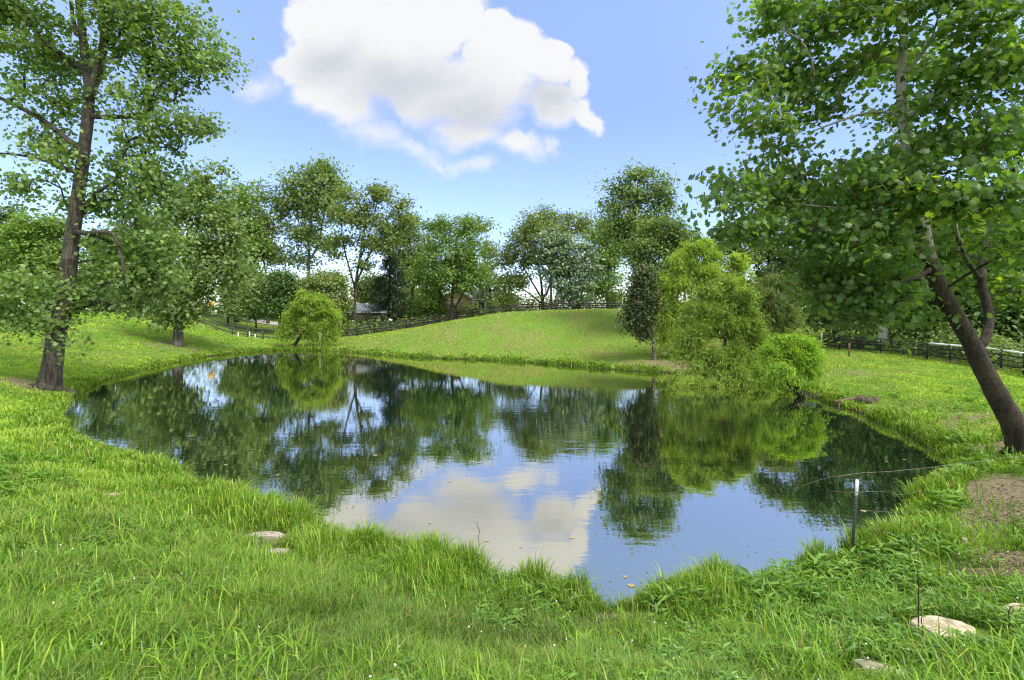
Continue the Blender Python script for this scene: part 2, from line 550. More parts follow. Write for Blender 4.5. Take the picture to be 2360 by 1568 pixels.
def shore_dist(x, y):
    """signed distance to the waterline, positive on land"""
    A, B = SHORE, np.roll(SHORE, -1, axis=0)
    best = np.full(len(x), 1e9)
    inside = np.zeros(len(x), bool)
    for (ax, ay), (bx, by) in zip(A, B):
        ex, ey = bx - ax, by - ay
        t = np.clip(((x - ax) * ex + (y - ay) * ey) / (ex * ex + ey * ey + 1e-12), 0, 1)
        d = (x - ax - t * ex) ** 2 + (y - ay - t * ey) ** 2
        best = np.minimum(best, d)
        cr = (ay > y) != (by > y)
        if ay != by:
            inside ^= cr & (x < ex * (y - ay) / (by - ay) + ax)
    best = np.sqrt(best)
    return np.where(inside, -best, best)


def height(x, y, d=None, bumps=True):
    x = np.asarray(x, float)
    y = np.asarray(y, float)
    if d is None:
        d = shore_dist(x, y)
    xc, yc = np.clip(x, -120, 120), np.clip(y, -60, 150)
    L = np.clip(tps(xc, yc), 0.16, 4.4)
    t = np.clip(d / 2.6, 0, 1)
    t = t * t * (3 - 2 * t)
    dd = np.maximum(d, 0)
    bank = 0.02 + 0.20 * (1 - np.exp(-dd / 0.22))
    z = bank * (1 - t) + L * t
    if bumps:
        near = np.clip(d / 1.5, 0, 1)
        z = z + near * (0.07 * (fbm(x, y, 0.9, 3) - 0.5) + 0.16 * (fbm(x, y, 0.22, 9) - 0.5) * np.clip(y / 30, 0.25, 1))
    z = np.where(d < 0, -0.55 * np.minimum(-d, 2.2) - 0.02, z)
    return z


def hz(x, y):
    return float(height(np.array([x]), np.array([y]))[0])


_HY = np.concatenate([np.arange(2.2, 30, 0.02), np.arange(30, 95, 0.08)])


def hit(x, y):
    """where the line of sight through x, y meets the land"""
    X = (x - CX) / FPX * _HY
    zr = CAM_H - (y - HY) / FPX * _HY
    k = np.nonzero(zr <= np.maximum(height(X, _HY), -0.01))[0]
    i = k[0] if len(k) else len(_HY) - 1
    return np.array([X[i], _HY[i]])


# bare patches: X, Y, rx, ry, strength
def gp(x, y, z, rx, ry, s):
    p = hit(x, y)
    return (p[0], p[1], rx, ry, s)


DIRT = [gp(2320, 1135, 0.5, 1.7, 1.1, 0.86), gp(2345, 1215, 0.5, 0.9, 0.8, 0.55), gp(2300, 1310, 0.5, 0.7, 0.5, 0.5), gp(2190, 1330, .4, .5, .4, .4), gp(2290, 1180, 0.5, 0.9, 0.7, 0.7), gp(745, 1222, 0.15, 0.35, 0.35, 1.0), gp(620, 1250, 0.3, 0.6, 0.35, 0.8),
        gp(650, 1275, 0.4, 0.45, 0.2, 0.7), gp(2345, 1330, 0.7, 0.5, 0.35, 1.0), gp(2340, 1290, 0.65, 0.5, 0.3, 0.9), gp(1940, 862, 0.5, 2.2, 1.4, 0.5), gp(2000, 945, 0.45, 1.6, 0.8, 0.6),
        gp(1545, 838, 0.4, 3.6, 2.0, 0.7), gp(1620, 845, 0.35, 3.0, 2.2, 0.8), gp(2180, 975, 0.35, 2.2, 1.5, 0.55), gp(2300, 1040, 0.5, 1.8, 1.3, 0.7), gp(411, 797, 0.98, 1.2, 0.9, 1.0), (-29.5, 43.9, 4, 0.8, 0.5),
        gp(95, 893, 0.5, 2.2, 1.2, 0.8), gp(1440, 1428, 0.15, 0.35, 0.2, 1.0), gp(2000, 1300, 0.3, 0.5, 0.3, 0.5), gp(1380, 1450, 0.3, 0.6, 0.25, 0.6), gp(255, 1145, 0.8, 0.5, 0.3, 0.5), gp(2250, 1285, 0.55, 0.7, 0.3, 0.6),
        gp(700, 1330, .5, .5, .3, .3), gp(1300, 770, 3.0, 14, 3, 0.12), gp(1880, 915, .15, .9, .7, .8), gp(1600, 1470, .4, .6, .2, .4)]


def dirtmask(x, y):
    m = np.zeros(len(x))
    nz = fbm(x, y, 1.1, 21)
    for (cx, cy, rx, ry, s) in DIRT:
        r = np.sqrt(((x - cx) / rx) ** 2 + ((y - cy) / ry) ** 2)
        m = np.maximum(m, s * np.clip(1.5 - r + (nz - 0.5) * 2.4, 0, 1))
    f = np.array([p[:2] for p in FENCE[2:12]])
    for px, py in f:
        m = np.maximum(m, 0.75 * np.clip(1.3 - np.hypot(x - px, (y - py) / 0.5) / 1.6 + (nz - 0.5) * 1.2, 0, 1))
    return m


def axis_lines(parts):
    out = []
    for a, b, s in parts:
        out.append(np.arange(a, b, s))
    return np.concatenate(out)


def make_ground():
    far = 80 * 1.35 ** np.arange(1, 13)
    xs = np.concatenate([-far[::-1], axis_lines([(-80, -30, 1.0), (-30, 30, 0.25), (30, 80, 1.0)]), far])
    ys = np.concatenate([-far[::-1], axis_lines([(-80, -4, 2.0), (-4, 56, 0.25), (56, 110, 0.7)]), 110 * 1.35 ** np.arange(0, 12)])
    X, Y = np.meshgrid(xs, ys)
    x, y = X.ravel(), Y.ravel()
    d = shore_dist(x, y)
    z = height(x, y, d)
    nx, ny = len(xs), len(ys)
    i = np.arange(nx * ny).reshape(ny, nx)
    F = np.stack([i[:-1, :-1], i[:-1, 1:], i[1:, 1:], i[1:, :-1]], -1).reshape(-1, 4)
    me = raw_mesh('ground', np.c_[x, y, z], [F], {'dirt': dirtmask(x, y), 'shore': d}, smooth=True)
    m, N = newmat('turf')
    pos = N.n('ShaderNodeNewGeometry').outputs['Position']
    dirt = N.n('ShaderNodeAttribute', {'attribute_name': 'dirt'}).outputs['Fac']
    sh = N.n('ShaderNodeAttribute', {'attribute_name': 'shore'}).outputs['Fac']
    f1 = N.noise(pos, 0.35, 6.0, 0.6)
    f2 = N.noise(pos, 9.0, 6.0, 0.7)
    g = N.ramp(f2, [(0.25, (0.045, 0.080, 0.012)), (0.5, (0.095, 0.165, 0.022)), (0.75, (0.17, 0.25, 0.045))])
    g = N.mix(1.0, g, (1.25, 1.25, 1.2), 'MULTIPLY')
    g = N.mix(N.step(f1, 0.42, 0.7), g, N.ramp(f2, [(0.25, (0.08, 0.10, 0.02)), (0.75, (0.24, 0.25, 0.08))]))
    e = N.ramp(N.noise(pos, 14.0, 8.0, 0.7), [(0.3, (0.085, 0.068, 0.040)), (0.55, (0.22, 0.18, 0.11)), (0.8, (0.42, 0.36, 0.25))])
    c = N.mix(N.step(N.m('ADD', dirt, N.m('MULTIPLY', N.m('SUBTRACT', f2, 0.5), 0.7)), 0.25, 0.75), g, e)
    mud = N.mix(N.noise(pos, 20.0), (0.018, 0.014, 0.009), (0.05, 0.037, 0.022))
    c = N.mix(N.step(sh, 0.35, 0.0), c, mud)
    p = N.n('ShaderNodeBsdfPrincipled', None, Base_Color=c, Roughness=0.95)
    p.inputs['Specular IOR Level'].default_value = 0.15
    b = N.n('ShaderNodeBump', None, Strength=0.7, Distance=0.04, Height=N.noise(pos, 18.0, 8.0, 0.7))
    N.put(p.inputs['Normal'], b)
    N.n('ShaderNodeOutputMaterial', None, Surface=p)
    tag(link('ground', me, m), kind='structure')


def make_water():
    c = SHORE
    T = np.roll(c, -1, 0) - np.roll(c, 1, 0)
    T /= np.linalg.norm(T, axis=1)[:, None]
    area = np.sum(c[:, 0] * np.roll(c[:, 1], -1) - c[:, 1] * np.roll(c[:, 0], -1))
    nrm = np.c_[T[:, 1], -T[:, 0]] * (1 if area > 0 else -1)
    o = c + nrm * 0.25
    n = len(o)
    me = bpy.data.meshes.new('water')
    idx = range(n) if area > 0 else range(n - 1, -1, -1)
    me.from_pydata([(p[0], p[1], 0.0) for p in o], [], [tuple(idx)])
    m, N = newmat('pond_water')
    pos = N.n('ShaderNodeNewGeometry').outputs['Position']
    st = N.n('ShaderNodeVectorMath', {'operation': 'MULTIPLY'}, i0=pos, i1=(0.6, 1.6, 1)).outputs[0]
    h1 = N.noise(st, 2.2, 3.0, 0.5)
    st2 = N.n('ShaderNodeVectorMath', {'operation': 'MULTIPLY'}, i0=pos, i1=(0.25, 1.5, 1)).outputs[0]
    h2 = N.noise(st2, 3.2, 2.0, 0.5)
    sp = N.n('ShaderNodeSeparateXYZ', None, Vector=pos)
    zx = N.m('DIVIDE', N.m('SUBTRACT', sp.outputs[0], 4.0), 8.0)
    zy = N.m('DIVIDE', N.m('SUBTRACT', sp.outputs[1], 20.0), 7.0)
    zone = N.step(N.m('SQRT', N.m('ADD', N.m('MULTIPLY', zx, zx), N.m('MULTIPLY', zy, zy))), 1.2, 0.2)
    patch = N.step(N.noise(pos, 0.18, 3.0), 0.4, 0.65)
    amp = N.m('ADD', N.m('MULTIPLY', N.m('MULTIPLY', zone, patch), 1.8), 0.05)
    hh = N.m('ADD', N.m('MULTIPLY', h1, 0.5), N.m('MULTIPLY', h2, amp))
    b = N.n('ShaderNodeBump', None, Strength=1.0, Distance=0.0034, Height=hh)
    deep = N.n('ShaderNodeBsdfDiffuse', None, Color=(0.010, 0.024, 0.014), Normal=b)
    gl = N.n('ShaderNodeBsdfGlossy', None, Color=(1.0, 0.955, 0.82), Roughness=0.01, Normal=b)
    fr = N.n('ShaderNodeFresnel', None, IOR=1.45, Normal=b)
    fac = N.m('ADD', N.m('MULTIPLY', fr, 0.36), 0.63, clamp=True)
    s = N.n('ShaderNodeMixShader', None, Fac=fac, i1=deep, i2=gl)
    N.n('ShaderNodeOutputMaterial', None, Surface=s)
    tag(link('water', me, m), kind='structure')


make_ground()
make_water()


# ------------------------------------------------------------------ grass
def grass_mat(name, stops, trans=0.3):
    m, N = newmat(name)
    t = N.n('ShaderNodeAttribute', {'attribute_name': 'tint'}).outputs['Fac']
    dry = N.n('ShaderNodeAttribute', {'attribute_name': 'dry'}).outputs['Fac']
    c = N.ramp(t, stops)
    c = N.mix(dry, c, (0.34, 0.27, 0.12))
    d = N.n('ShaderNodeBsdfDiffuse', None, Color=c)
    tr = N.n('ShaderNodeBsdfTranslucent', None, Color=N.mix(1.0, c, (1.4, 1.5, 0.7), 'MULTIPLY'))
    s = N.n('ShaderNodeMixShader', None, Fac=trans, i1=d, i2=tr)
    g = N.n('ShaderNodeBsdfGlossy', None, Color=(0.9, 0.95, 0.9), Roughness=0.42)
    s = N.n('ShaderNodeMixShader', None, Fac=0.022, i1=s, i2=g)
    N.n('ShaderNodeOutputMaterial', None, Surface=s)
    return m


M['grass'] = grass_mat('grass_blade', [(0.0, (0.040, 0.105, 0.010)), (0.4, (0.105, 0.225, 0.016)), (0.75, (0.205, 0.365, 0.028)), (1.0, (0.34, 0.48, 0.05))])


def blades(x, y, z, h, w, lean, az, tint, dry, name):
    n = len(x)
    dirx, diry = np.cos(az), np.sin(az)
    sx, sy = -diry, dirx
    P0 = np.c_[x, y, z - 0.02]
    out = np.c_[dirx, diry, np.zeros(n)] * (h * lean)[:, None]
    up = np.c_[np.zeros(n), np.zeros(n), h]
    W = np.c_[sx, sy, np.zeros(n)] * (w / 2)[:, None]
    drop = np.clip(lean - 0.4, 0, 1.2)[:, None] * 0.5
    p1 = P0 + out * 0.16 + up * 0.45
    p2 = P0 + out * 0.52 + up * (0.82 - drop * 0.25)
    p3 = P0 + out * 1.0 + up * (1.0 - drop)
    V = np.stack([P0 - W * 0.8, P0 + W * 0.8, p1 + W, p1 - W, p2 + W * .75, p2 - W * .75, p3], 1)
    b = np.arange(n)[:, None] * 7
    q = np.concatenate([b + np.array([[0, 1, 2, 3]]), b + np.array([[3, 2, 4, 5]])])
    t = b + np.array([[5, 4, 6]])
    return raw_mesh(name, V.reshape(-1, 3), [q, t], {'tint': np.repeat(tint, 7), 'dry': np.repeat(dry, 7)})


CLEAR = []


def clear_factor(x, y, d=0.0):
    m = np.ones(len(x))
    for (cx, cy, rx, ry) in CLEAR:
        r = np.sqrt(((x - cx) / rx) ** 2 + ((y - cy + 0.35 * ry) / (ry * 1.35)) ** 2)
        m = np.minimum(m, np.clip((r - 0.85) / 0.8, 0, 1))
    return m


def make_grass():
    # lawn: density falls and blades widen with distance
    n = 800000
    lo, hi = 2.6, 78.0
    t = rng.random(n)
    Y = lo * (hi / lo) ** (t ** 0.92)
    X = (rng.random(n) * 2 - 1) * (Y * 1.06 + 1.5)
    k = (X < 36) & (X > -60)
    X, Y = X[k], Y[k]
    d = shore_dist(X, Y)
    dm = dirtmask(X, Y)
    keep = (d > -0.02) & (rng.random(len(X)) > dm * 1.25)
    # not past the board fence
    keep &= Y < 76
    X, Y, d, dm = X[keep], Y[keep], d[keep], dm[keep]
    z = height(X, Y, d)
    n = len(X)
    R = np.hypot(X, Y)
    pat = fbm(X, Y, 0.55, 31)
    pat2 = fbm(X, Y, 2.4, 37)
    pat3 = fbm(X, Y, 0.12, 41, 2)
    nearh = 0.10 + 0.17 * np.clip(pat2 * 1.6 - 0.35, 0, 1)
    pat4 = fbm(X, Y, 1.1, 47)
    farh = 0.05 + 0.05 * pat2 + 0.26 * np.clip(pat4 - 0.48, 0, 1)
    f = np.clip((R - 7) / 12, 0, 1)
    h = (nearh * (1 - f) + farh * f) * rng.uniform(0.55, 1.35, n)
    edge = np.exp(-np.maximum(d, 0) / 0.7)
    h *= 1 + 1.2 * edge * np.clip(R / 25, 0.2, 1)
    rs = np.clip((X - 1.0) / 3.0, 0, 1) * np.clip((16 - Y) / 4, 0, 1)
    h *= 1 - 0.38 * rs * (0.4 + pat)
    w = np.maximum(0.0058, 0.00115 * R) * rng.uniform(0.6, 1.3, n)
    h = np.maximum(h, w * 1.3) * (0.12 + 0.88 * clear_factor(X, Y))
    lean = rng.uniform(0.15, 1.25, n)
    az = rng.uniform(0, 2 * np.pi, n) + 0
    hill = np.clip((Y - 33) / 8, 0, 1) * (X > -22)
    tint = 0.46 + 0.55 * (pat - 0.5) + 0.35 * (pat2 - 0.5) + rng.normal(0, 1, n) * (0.17 - 0.10 * f) + 0.34 * f + 0.08 * hill + 0.70 * f * (pat4 - 0.5) + 0.10 * edge - 0.09 * (1 - f)
    right_shade = np.clip((X - 6) / 6, 0, 1) * np.clip((18 - Y) / 5, 0, 1)
    tint -= 0.0 * right_shade
    dry = np.clip((pat3 - 0.5) * 0.8, 0, 0.3) * (rng.random(n) * (1 - f) + 0.5 * f) + (rng.random(n) < 0.05 * (1 - 0.8 * f)) * rng.uniform(0.4, 1, n)
    strip = hill * np.clip(1 - np.abs(d - 3.2 - 2 * pat3) / 2.2, 0, 1)
    dry = np.clip(dry + hill * (0.16 + 0.9 * np.clip(pat - 0.45, 0, 1) + 0.3 * np.clip(pat3 - 0.45, 0, 1)) + 0.5 * strip * pat2, 0, 0.9)
    me = blades(X, Y, z, h, w, lean, az, np.clip(tint, 0, 1), dry, 'grass')
    tag(link('grass', me, M['grass']), 'bright green lawn grass around the pond', 'grass', kind='stuff')

    # broad arching blades in the near turf
    n = 30000
    Y = 2.6 * (15 / 2.6) ** rng.random(n)
    X = (rng.random(n) * 2 - 1) * (Y * 1.06 + 1)
    d = shore_dist(X, Y)
    cl = fbm(X, Y, 1.1, 61)
    k = (d > 0.1) & (cl > 0.44) & (rng.random(n) > dirtmask(X, Y) * 1.2) & (clear_factor(X, Y) > 0.8)
    X, Y, d, cl = X[k], Y[k], d[k], cl[k]
    n = len(X)
    h = rng.uniform(0.14, 0.34, n) * (0.5 + cl)
    me = blades(X, Y, height(X, Y, d), h, rng.uniform(0.008, 0.017, n) * np.clip(Y / 7, 0.8, 1.4), np.abs(rng.normal(0.75, 0.35, n)), rng.uniform(0, 6.283, n),
                np.clip(rng.normal(0.55, 0.22, n), 0, 1), (rng.random(n) < 0.05) * rng.uniform(0.3, 0.9, n), 'broad_grass')
    tag(link('broad_grass', me, M['grass']), 'broad arching grass blades in the near turf', 'grass', kind='stuff')

    # tall fringe at the water's edge
    n = 200000
    i = rng.integers(0, len(SHORE), n)
    A, B = SHORE[i], SHORE[(i + 1) % len(SHORE)]
    seg = np.linalg.norm(B - A, axis=1)
    wgt = seg / (np.hypot(A[:, 0], A[:, 1]) ** 1.0)
    k = rng.random(n) < wgt / np.percentile(wgt, 97)
    A, B = A[k], B[k]
    n = len(A)
    T = B - A
    T /= np.linalg.norm(T, axis=1)[:, None]
    nr = np.c_[T[:, 1], -T[:, 0]]
    tt = rng.random(n)[:, None]
    p = A + (B - A) * tt
    tst = p + nr * 0.2
    sgn = np.where(shore_dist(tst[:, 0], tst[:, 1]) > 0, 1, -1)
    off = rng.gamma(2.0, 0.22, n) - 0.12
    p = p + nr * (sgn * off)[:, None]
    x, y = p[:, 0], p[:, 1]
    R = np.hypot(x, y)
    cl = fbm(x, y, 0.75, 51) * 0.6 + fbm(x, y, 2.3, 57) * 0.4
    k = (cl > 0.40) & (rng.random(n) > dirtmask(x, y) * 1.1)
    x, y, R, cl, off = x[k], y[k], R[k], cl[k], off[k]
    k = clear_factor(x, y) > 0.6
    x, y, R, cl, off = x[k], y[k], R[k], cl[k], off[k]
    n = len(x)
    d = shore_dist(x, y)
    z = np.maximum(height(x, y, d), -0.12)
    f = np.clip((R - 10) / 20, 0, 1)
    amp = np.clip((cl - 0.40) * 4.2, 0.12, 1)
    for tx, ty, tr in [(700, 1222, .42), (640, 1196, .35), (560, 1168, .4), (490, 1148, .4), (860, 1284, .45), (1000, 1312, .5), (1080, 1336, .4), (1240, 1374, .3), (420, 1108, .4),
                       (1640, 1372, .35), (1960, 1290, .4), (1880, 1326, .3), (2100, 1160, .5), (1330, 1398, .25)]:
        q = ground_at(tx, ty, 0.05)
        amp = np.maximum(amp, 1.2 * np.exp(-((x - q[0]) ** 2 + (y - q[1]) ** 2) / tr ** 2))
    h = (0.10 + 0.34 * amp) * rng.uniform(0.45, 1.25, n) * (1 - 0.40 * f)
    w = np.maximum(0.010, 0.0017 * R) * rng.uniform(0.6, 1.3, n)
    lean = np.abs(rng.normal(0.35, 0.3, n))
    az = rng.uniform(0, 2 * np.pi, n)
    tint = np.clip(0.58 + 0.5 * (cl - 0.5) + rng.normal(0, 0.18, n), 0, 1)
    dry = (rng.random(n) < 0.06) * rng.uniform(0.4, 1, n) + 0.12 * rng.random(n)
    me = blades(x, y, z, h, w, lean, az, tint, np.clip(dry, 0, 1), 'shore_grass')
    tag(link('shore_grass', me, M['grass']), 'tall tufted grass fringing the waterline', 'grass', kind='stuff')

    # broadleaf weeds and clover in the near turf: small rosettes and leafy stems
    n = 13000
    Y = 2.6 * (22 / 2.6) ** rng.random(n)
    X = (rng.random(n) * 2 - 1) * (Y * 1.06 + 1)
    d = shore_dist(X, Y)
    cl = fbm(X, Y, 0.8, 71)
    right = np.clip(X / 3, 0, 1)
    rim = np.exp(-np.abs(d - 0.5) / 0.5) * np.clip((X + 1) / 3, 0, 1)
    k = (d > 0.08) & (cl - 0.07 + 0.15 * right + 0.14 * rim > 0.54) & (rng.random(n) > dirtmask(X, Y) * 1.5) & (clear_factor(X, Y) > 0.7)
    X, Y, d, cl, rim = X[k], Y[k], d[k], cl[k], rim[k]
    n = len(X)
    m = 12
    hs = rng.uniform(0.07, 0.20, n) * (1 + 0.9 * rim)
    t = np.linspace(0.25, 1, m)[None, :] * np.ones((n, 1))
    a = rng.uniform(0, 6.283, (n, 1)) + np.arange(m)[None, :] * 2.4
    rad = hs[:, None] * (0.75 - 0.45 * t) * rng.uniform(0.6, 1.2, (n, m))
    px, py = X[:, None] + np.cos(a) * rad, Y[:, None] + np.sin(a) * rad
    pz = height(X, Y, d)[:, None] + hs[:, None] * t
    C = np.stack([px, py, pz], -1).reshape(-1, 3)
    T = np.stack([np.cos(a), np.sin(a), 0.5 - 0.6 * rng.random((n, m))], -1).reshape(-1, 3)
    Nn = np.stack([-np.cos(a) * 0.3, -np.sin(a) * 0.3, np.ones((n, m))], -1).reshape(-1, 3) + rng.normal(0, 0.25, (n * m, 3))
    sz = (np.repeat(hs, m) * rng.uniform(0.35, 0.65, n * m)) * np.repeat(np.clip(np.hypot(X, Y) / 9, 0.9, 1.5), m)
    me = leaf_mesh('weeds', C, Nn, sz * 1.25, 'lance', np.clip(np.repeat(rng.normal(0.48, 0.14, n), m) + rng.normal(0, 0.12, n * m), 0, 1), T)
    tag(link('weeds', me, M['weed']), 'low broad leaved weeds and clover among the grass', 'weeds', kind='stuff')

    # scum and fallen bits on the shallows
    n = 9000
    i = rng.integers(0, len(SHORE), n)
    p = SHORE[i] + rng.normal(0, 0.9, (n, 2))
    d = shore_dist(p[:, 0], p[:, 1])
    k = (d < -0.04) & (d > -1.6) & (fbm(p[:, 0], p[:, 1], 0.9, 91) > 0.52) & (rng.random(n) < np.exp(d * 1.4))
    p = p[k]
    n = len(p)
    me = leaf_mesh('pond_scum', np.c_[p, np.full(n, 0.004)], rng.normal(0, 0.03, (n, 3)) + np.array([0, 0, 1.0]), rng.uniform(0.012, 0.05, n) * np.clip(np.hypot(p[:, 0], p[:, 1]) / 12, 0.8, 1.8), 'oval',
                   np.clip(rng.normal(0.4, 0.25, n), 0, 0.87))
    tag(link('pond_scum', me, M['scum']), 'flecks of scum and pond weed on the shallows', 'pond weed', kind='stuff')

    # litter on the bare patches
    n = 40000
    D = np.array(DIRT)[:20]
    i = rng.integers(0, len(D), n)
    X, Y = D[i, 0] + rng.normal(0, 0.8, n) * D[i, 2], D[i, 1] + rng.normal(0, 0.8, n) * D[i, 3]
    k = (shore_dist(X, Y) > 0.05) & (rng.random(n) < dirtmask(X, Y) * np.clip(9 / np.hypot(X, Y), 0.12, 1) * 0.5)
    X, Y = X[k], Y[k]
    n = len(X)
    me = leaf_mesh('leaf_litter', np.c_[X, Y, height(X, Y) + 0.012], rng.normal(0, 0.3, (n, 3)) + np.array([0, 0, 1.0]), rng.uniform(0.02, 0.07, n) * np.clip(np.hypot(X, Y) / 14, 0.8, 2), 'oval',
                   np.clip(rng.normal(0.45, 0.3, n), 0, 1))
    tag(link('leaf_litter', me, M['litter']), 'dry leaf and twig litter on the bare earth', 'litter', kind='stuff')

    # white clover heads
    n = 230
    Y = 3.2 * (9 / 3.2) ** rng.random(n)
    X = (rng.random(n) * 2 - 1) * (Y * 1.05)
    k = (shore_dist(X, Y) > 0.4) & ((fbm(X, Y, 0.6, 81) + 0.15 * (X > 1)) > 0.52)
    X, Y = X[k], Y[k]
    z = height(X, Y) + rng.uniform(0.09, 0.2, len(X))
    mb = MB()
    for a, b, c in zip(X, Y, z):
        r = rng.uniform(0.008, 0.014)
        V = [(a, b, c + r), (a + r, b, c), (a, b + r, c), (a - r, b, c), (a, b - r, c), (a, b, c - r)]
        mb.add(V, [(0, 1, 2), (0, 2, 3), (0, 3, 4), (0, 4, 1), (5, 2, 1), (5, 3, 2), (5, 4, 3), (5, 1, 4)])
    o = mb.build('clover_flowers', M['white'])
    tag(o, 'tiny white clover heads dotted through the near grass', 'flowers', kind='stuff')


# ------------------------------------------------------------------ leaves and trees
def fan(poly, lift=0.06):
    v = [(0, 0, lift)] + [(x, y, 0) for x, y in poly]
    k = len(poly)
    return np.array(v, float), np.array([(0, 1 + i, 1 + (i + 1) % k) for i in range(k)])


def lobed(npts, tips, notch):
    out = []
    for i, (a, r) in enumerate(tips):
        out.append((r * math.cos(a), r * math.sin(a)))
    return out


_syc = []
for a, r in [(180, 0.30), (210, 0.52), (234, 0.42), (264, 0.60), (288, 0.38), (310, 0.64), (332, 0.42), (346, 0.50), (0, 0.72),
             (14, 0.50), (28, 0.42), (50, 0.64), (72, 0.38), (96, 0.60), (126, 0.42), (150, 0.52)]:
    _syc.append((r * math.cos(math.radians(a)), r * math.sin(math.radians(a))))
_tul = [(-0.45, 0), (-0.38, 0.30), (-0.05, 0.34), (0.08, 0.46), (0.45, 0.34), (0.34, 0.0), (0.45, -0.34), (0.08, -0.46), (-0.05, -0.34), (-0.38, -0.30)]
SHAPES = {
    'kite': (np.array([(-.5, 0, 0), (.05, .34, .09), (.5, 0, -.03), (.05, -.34, .09)]), np.array([(0, 1, 2), (0, 2, 3)])),
    'oval': (np.array([(-.5, 0, 0), (-.1, .24, .06), (.3, .17, .03), (.5, 0, -.08), (.3, -.17, .03), (-.1, -.24, .06)]),
             np.array([(0, 1, 5), (1, 4, 5), (1, 2, 4), (2, 3, 4)])),
    'long': (np.array([(-.5, 0, 0), (0, .06, .03), (.5, 0, -.16), (0, -.06, .03)]), np.array([(0, 1, 2), (0, 2, 3)])),
    'lance': (np.array([(-.5, 0, 0), (-.15, .13, .05), (.5, 0, -.14), (-.15, -.13, .05)]), np.array([(0, 1, 2), (0, 2, 3)])),
    'lobed': fan(_syc, 0.13),
    'tulip': fan(_tul, 0.05),
}


def leaf_mesh(name, C, Nn, size, shape, tint, T=None, R=None):
    R = R or rng
    tv, tf = SHAPES[shape]
    n = len(C)
    Nn = Nn / (np.linalg.norm(Nn, axis=1)[:, None] + 1e-9)
    if T is None:
        T = R.normal(size=(n, 3))
    T = T - Nn * np.sum(T * Nn, 1)[:, None]
    T /= np.linalg.norm(T, axis=1)[:, None] + 1e-9
    B = np.cross(Nn, T)
    V = C[:, None, :] + size[:, None, None] * (tv[None, :, 0:1] * T[:, None] + tv[None, :, 1:2] * B[:, None] + tv[None, :, 2:3] * Nn[:, None])
    k = len(tv)
    F = (np.arange(n)[:, None, None] * k + tf[None]).reshape(-1, 3)
    return raw_mesh(name, V.reshape(-1, 3), [F], {'tint': np.repeat(tint, k)})


M['weed'] = leaf_mat('weed_leaf', (0.055, 0.125, 0.014), (0.125, 0.255, 0.026), (0.22, 0.38, 0.045), 0.35)
TREES = []


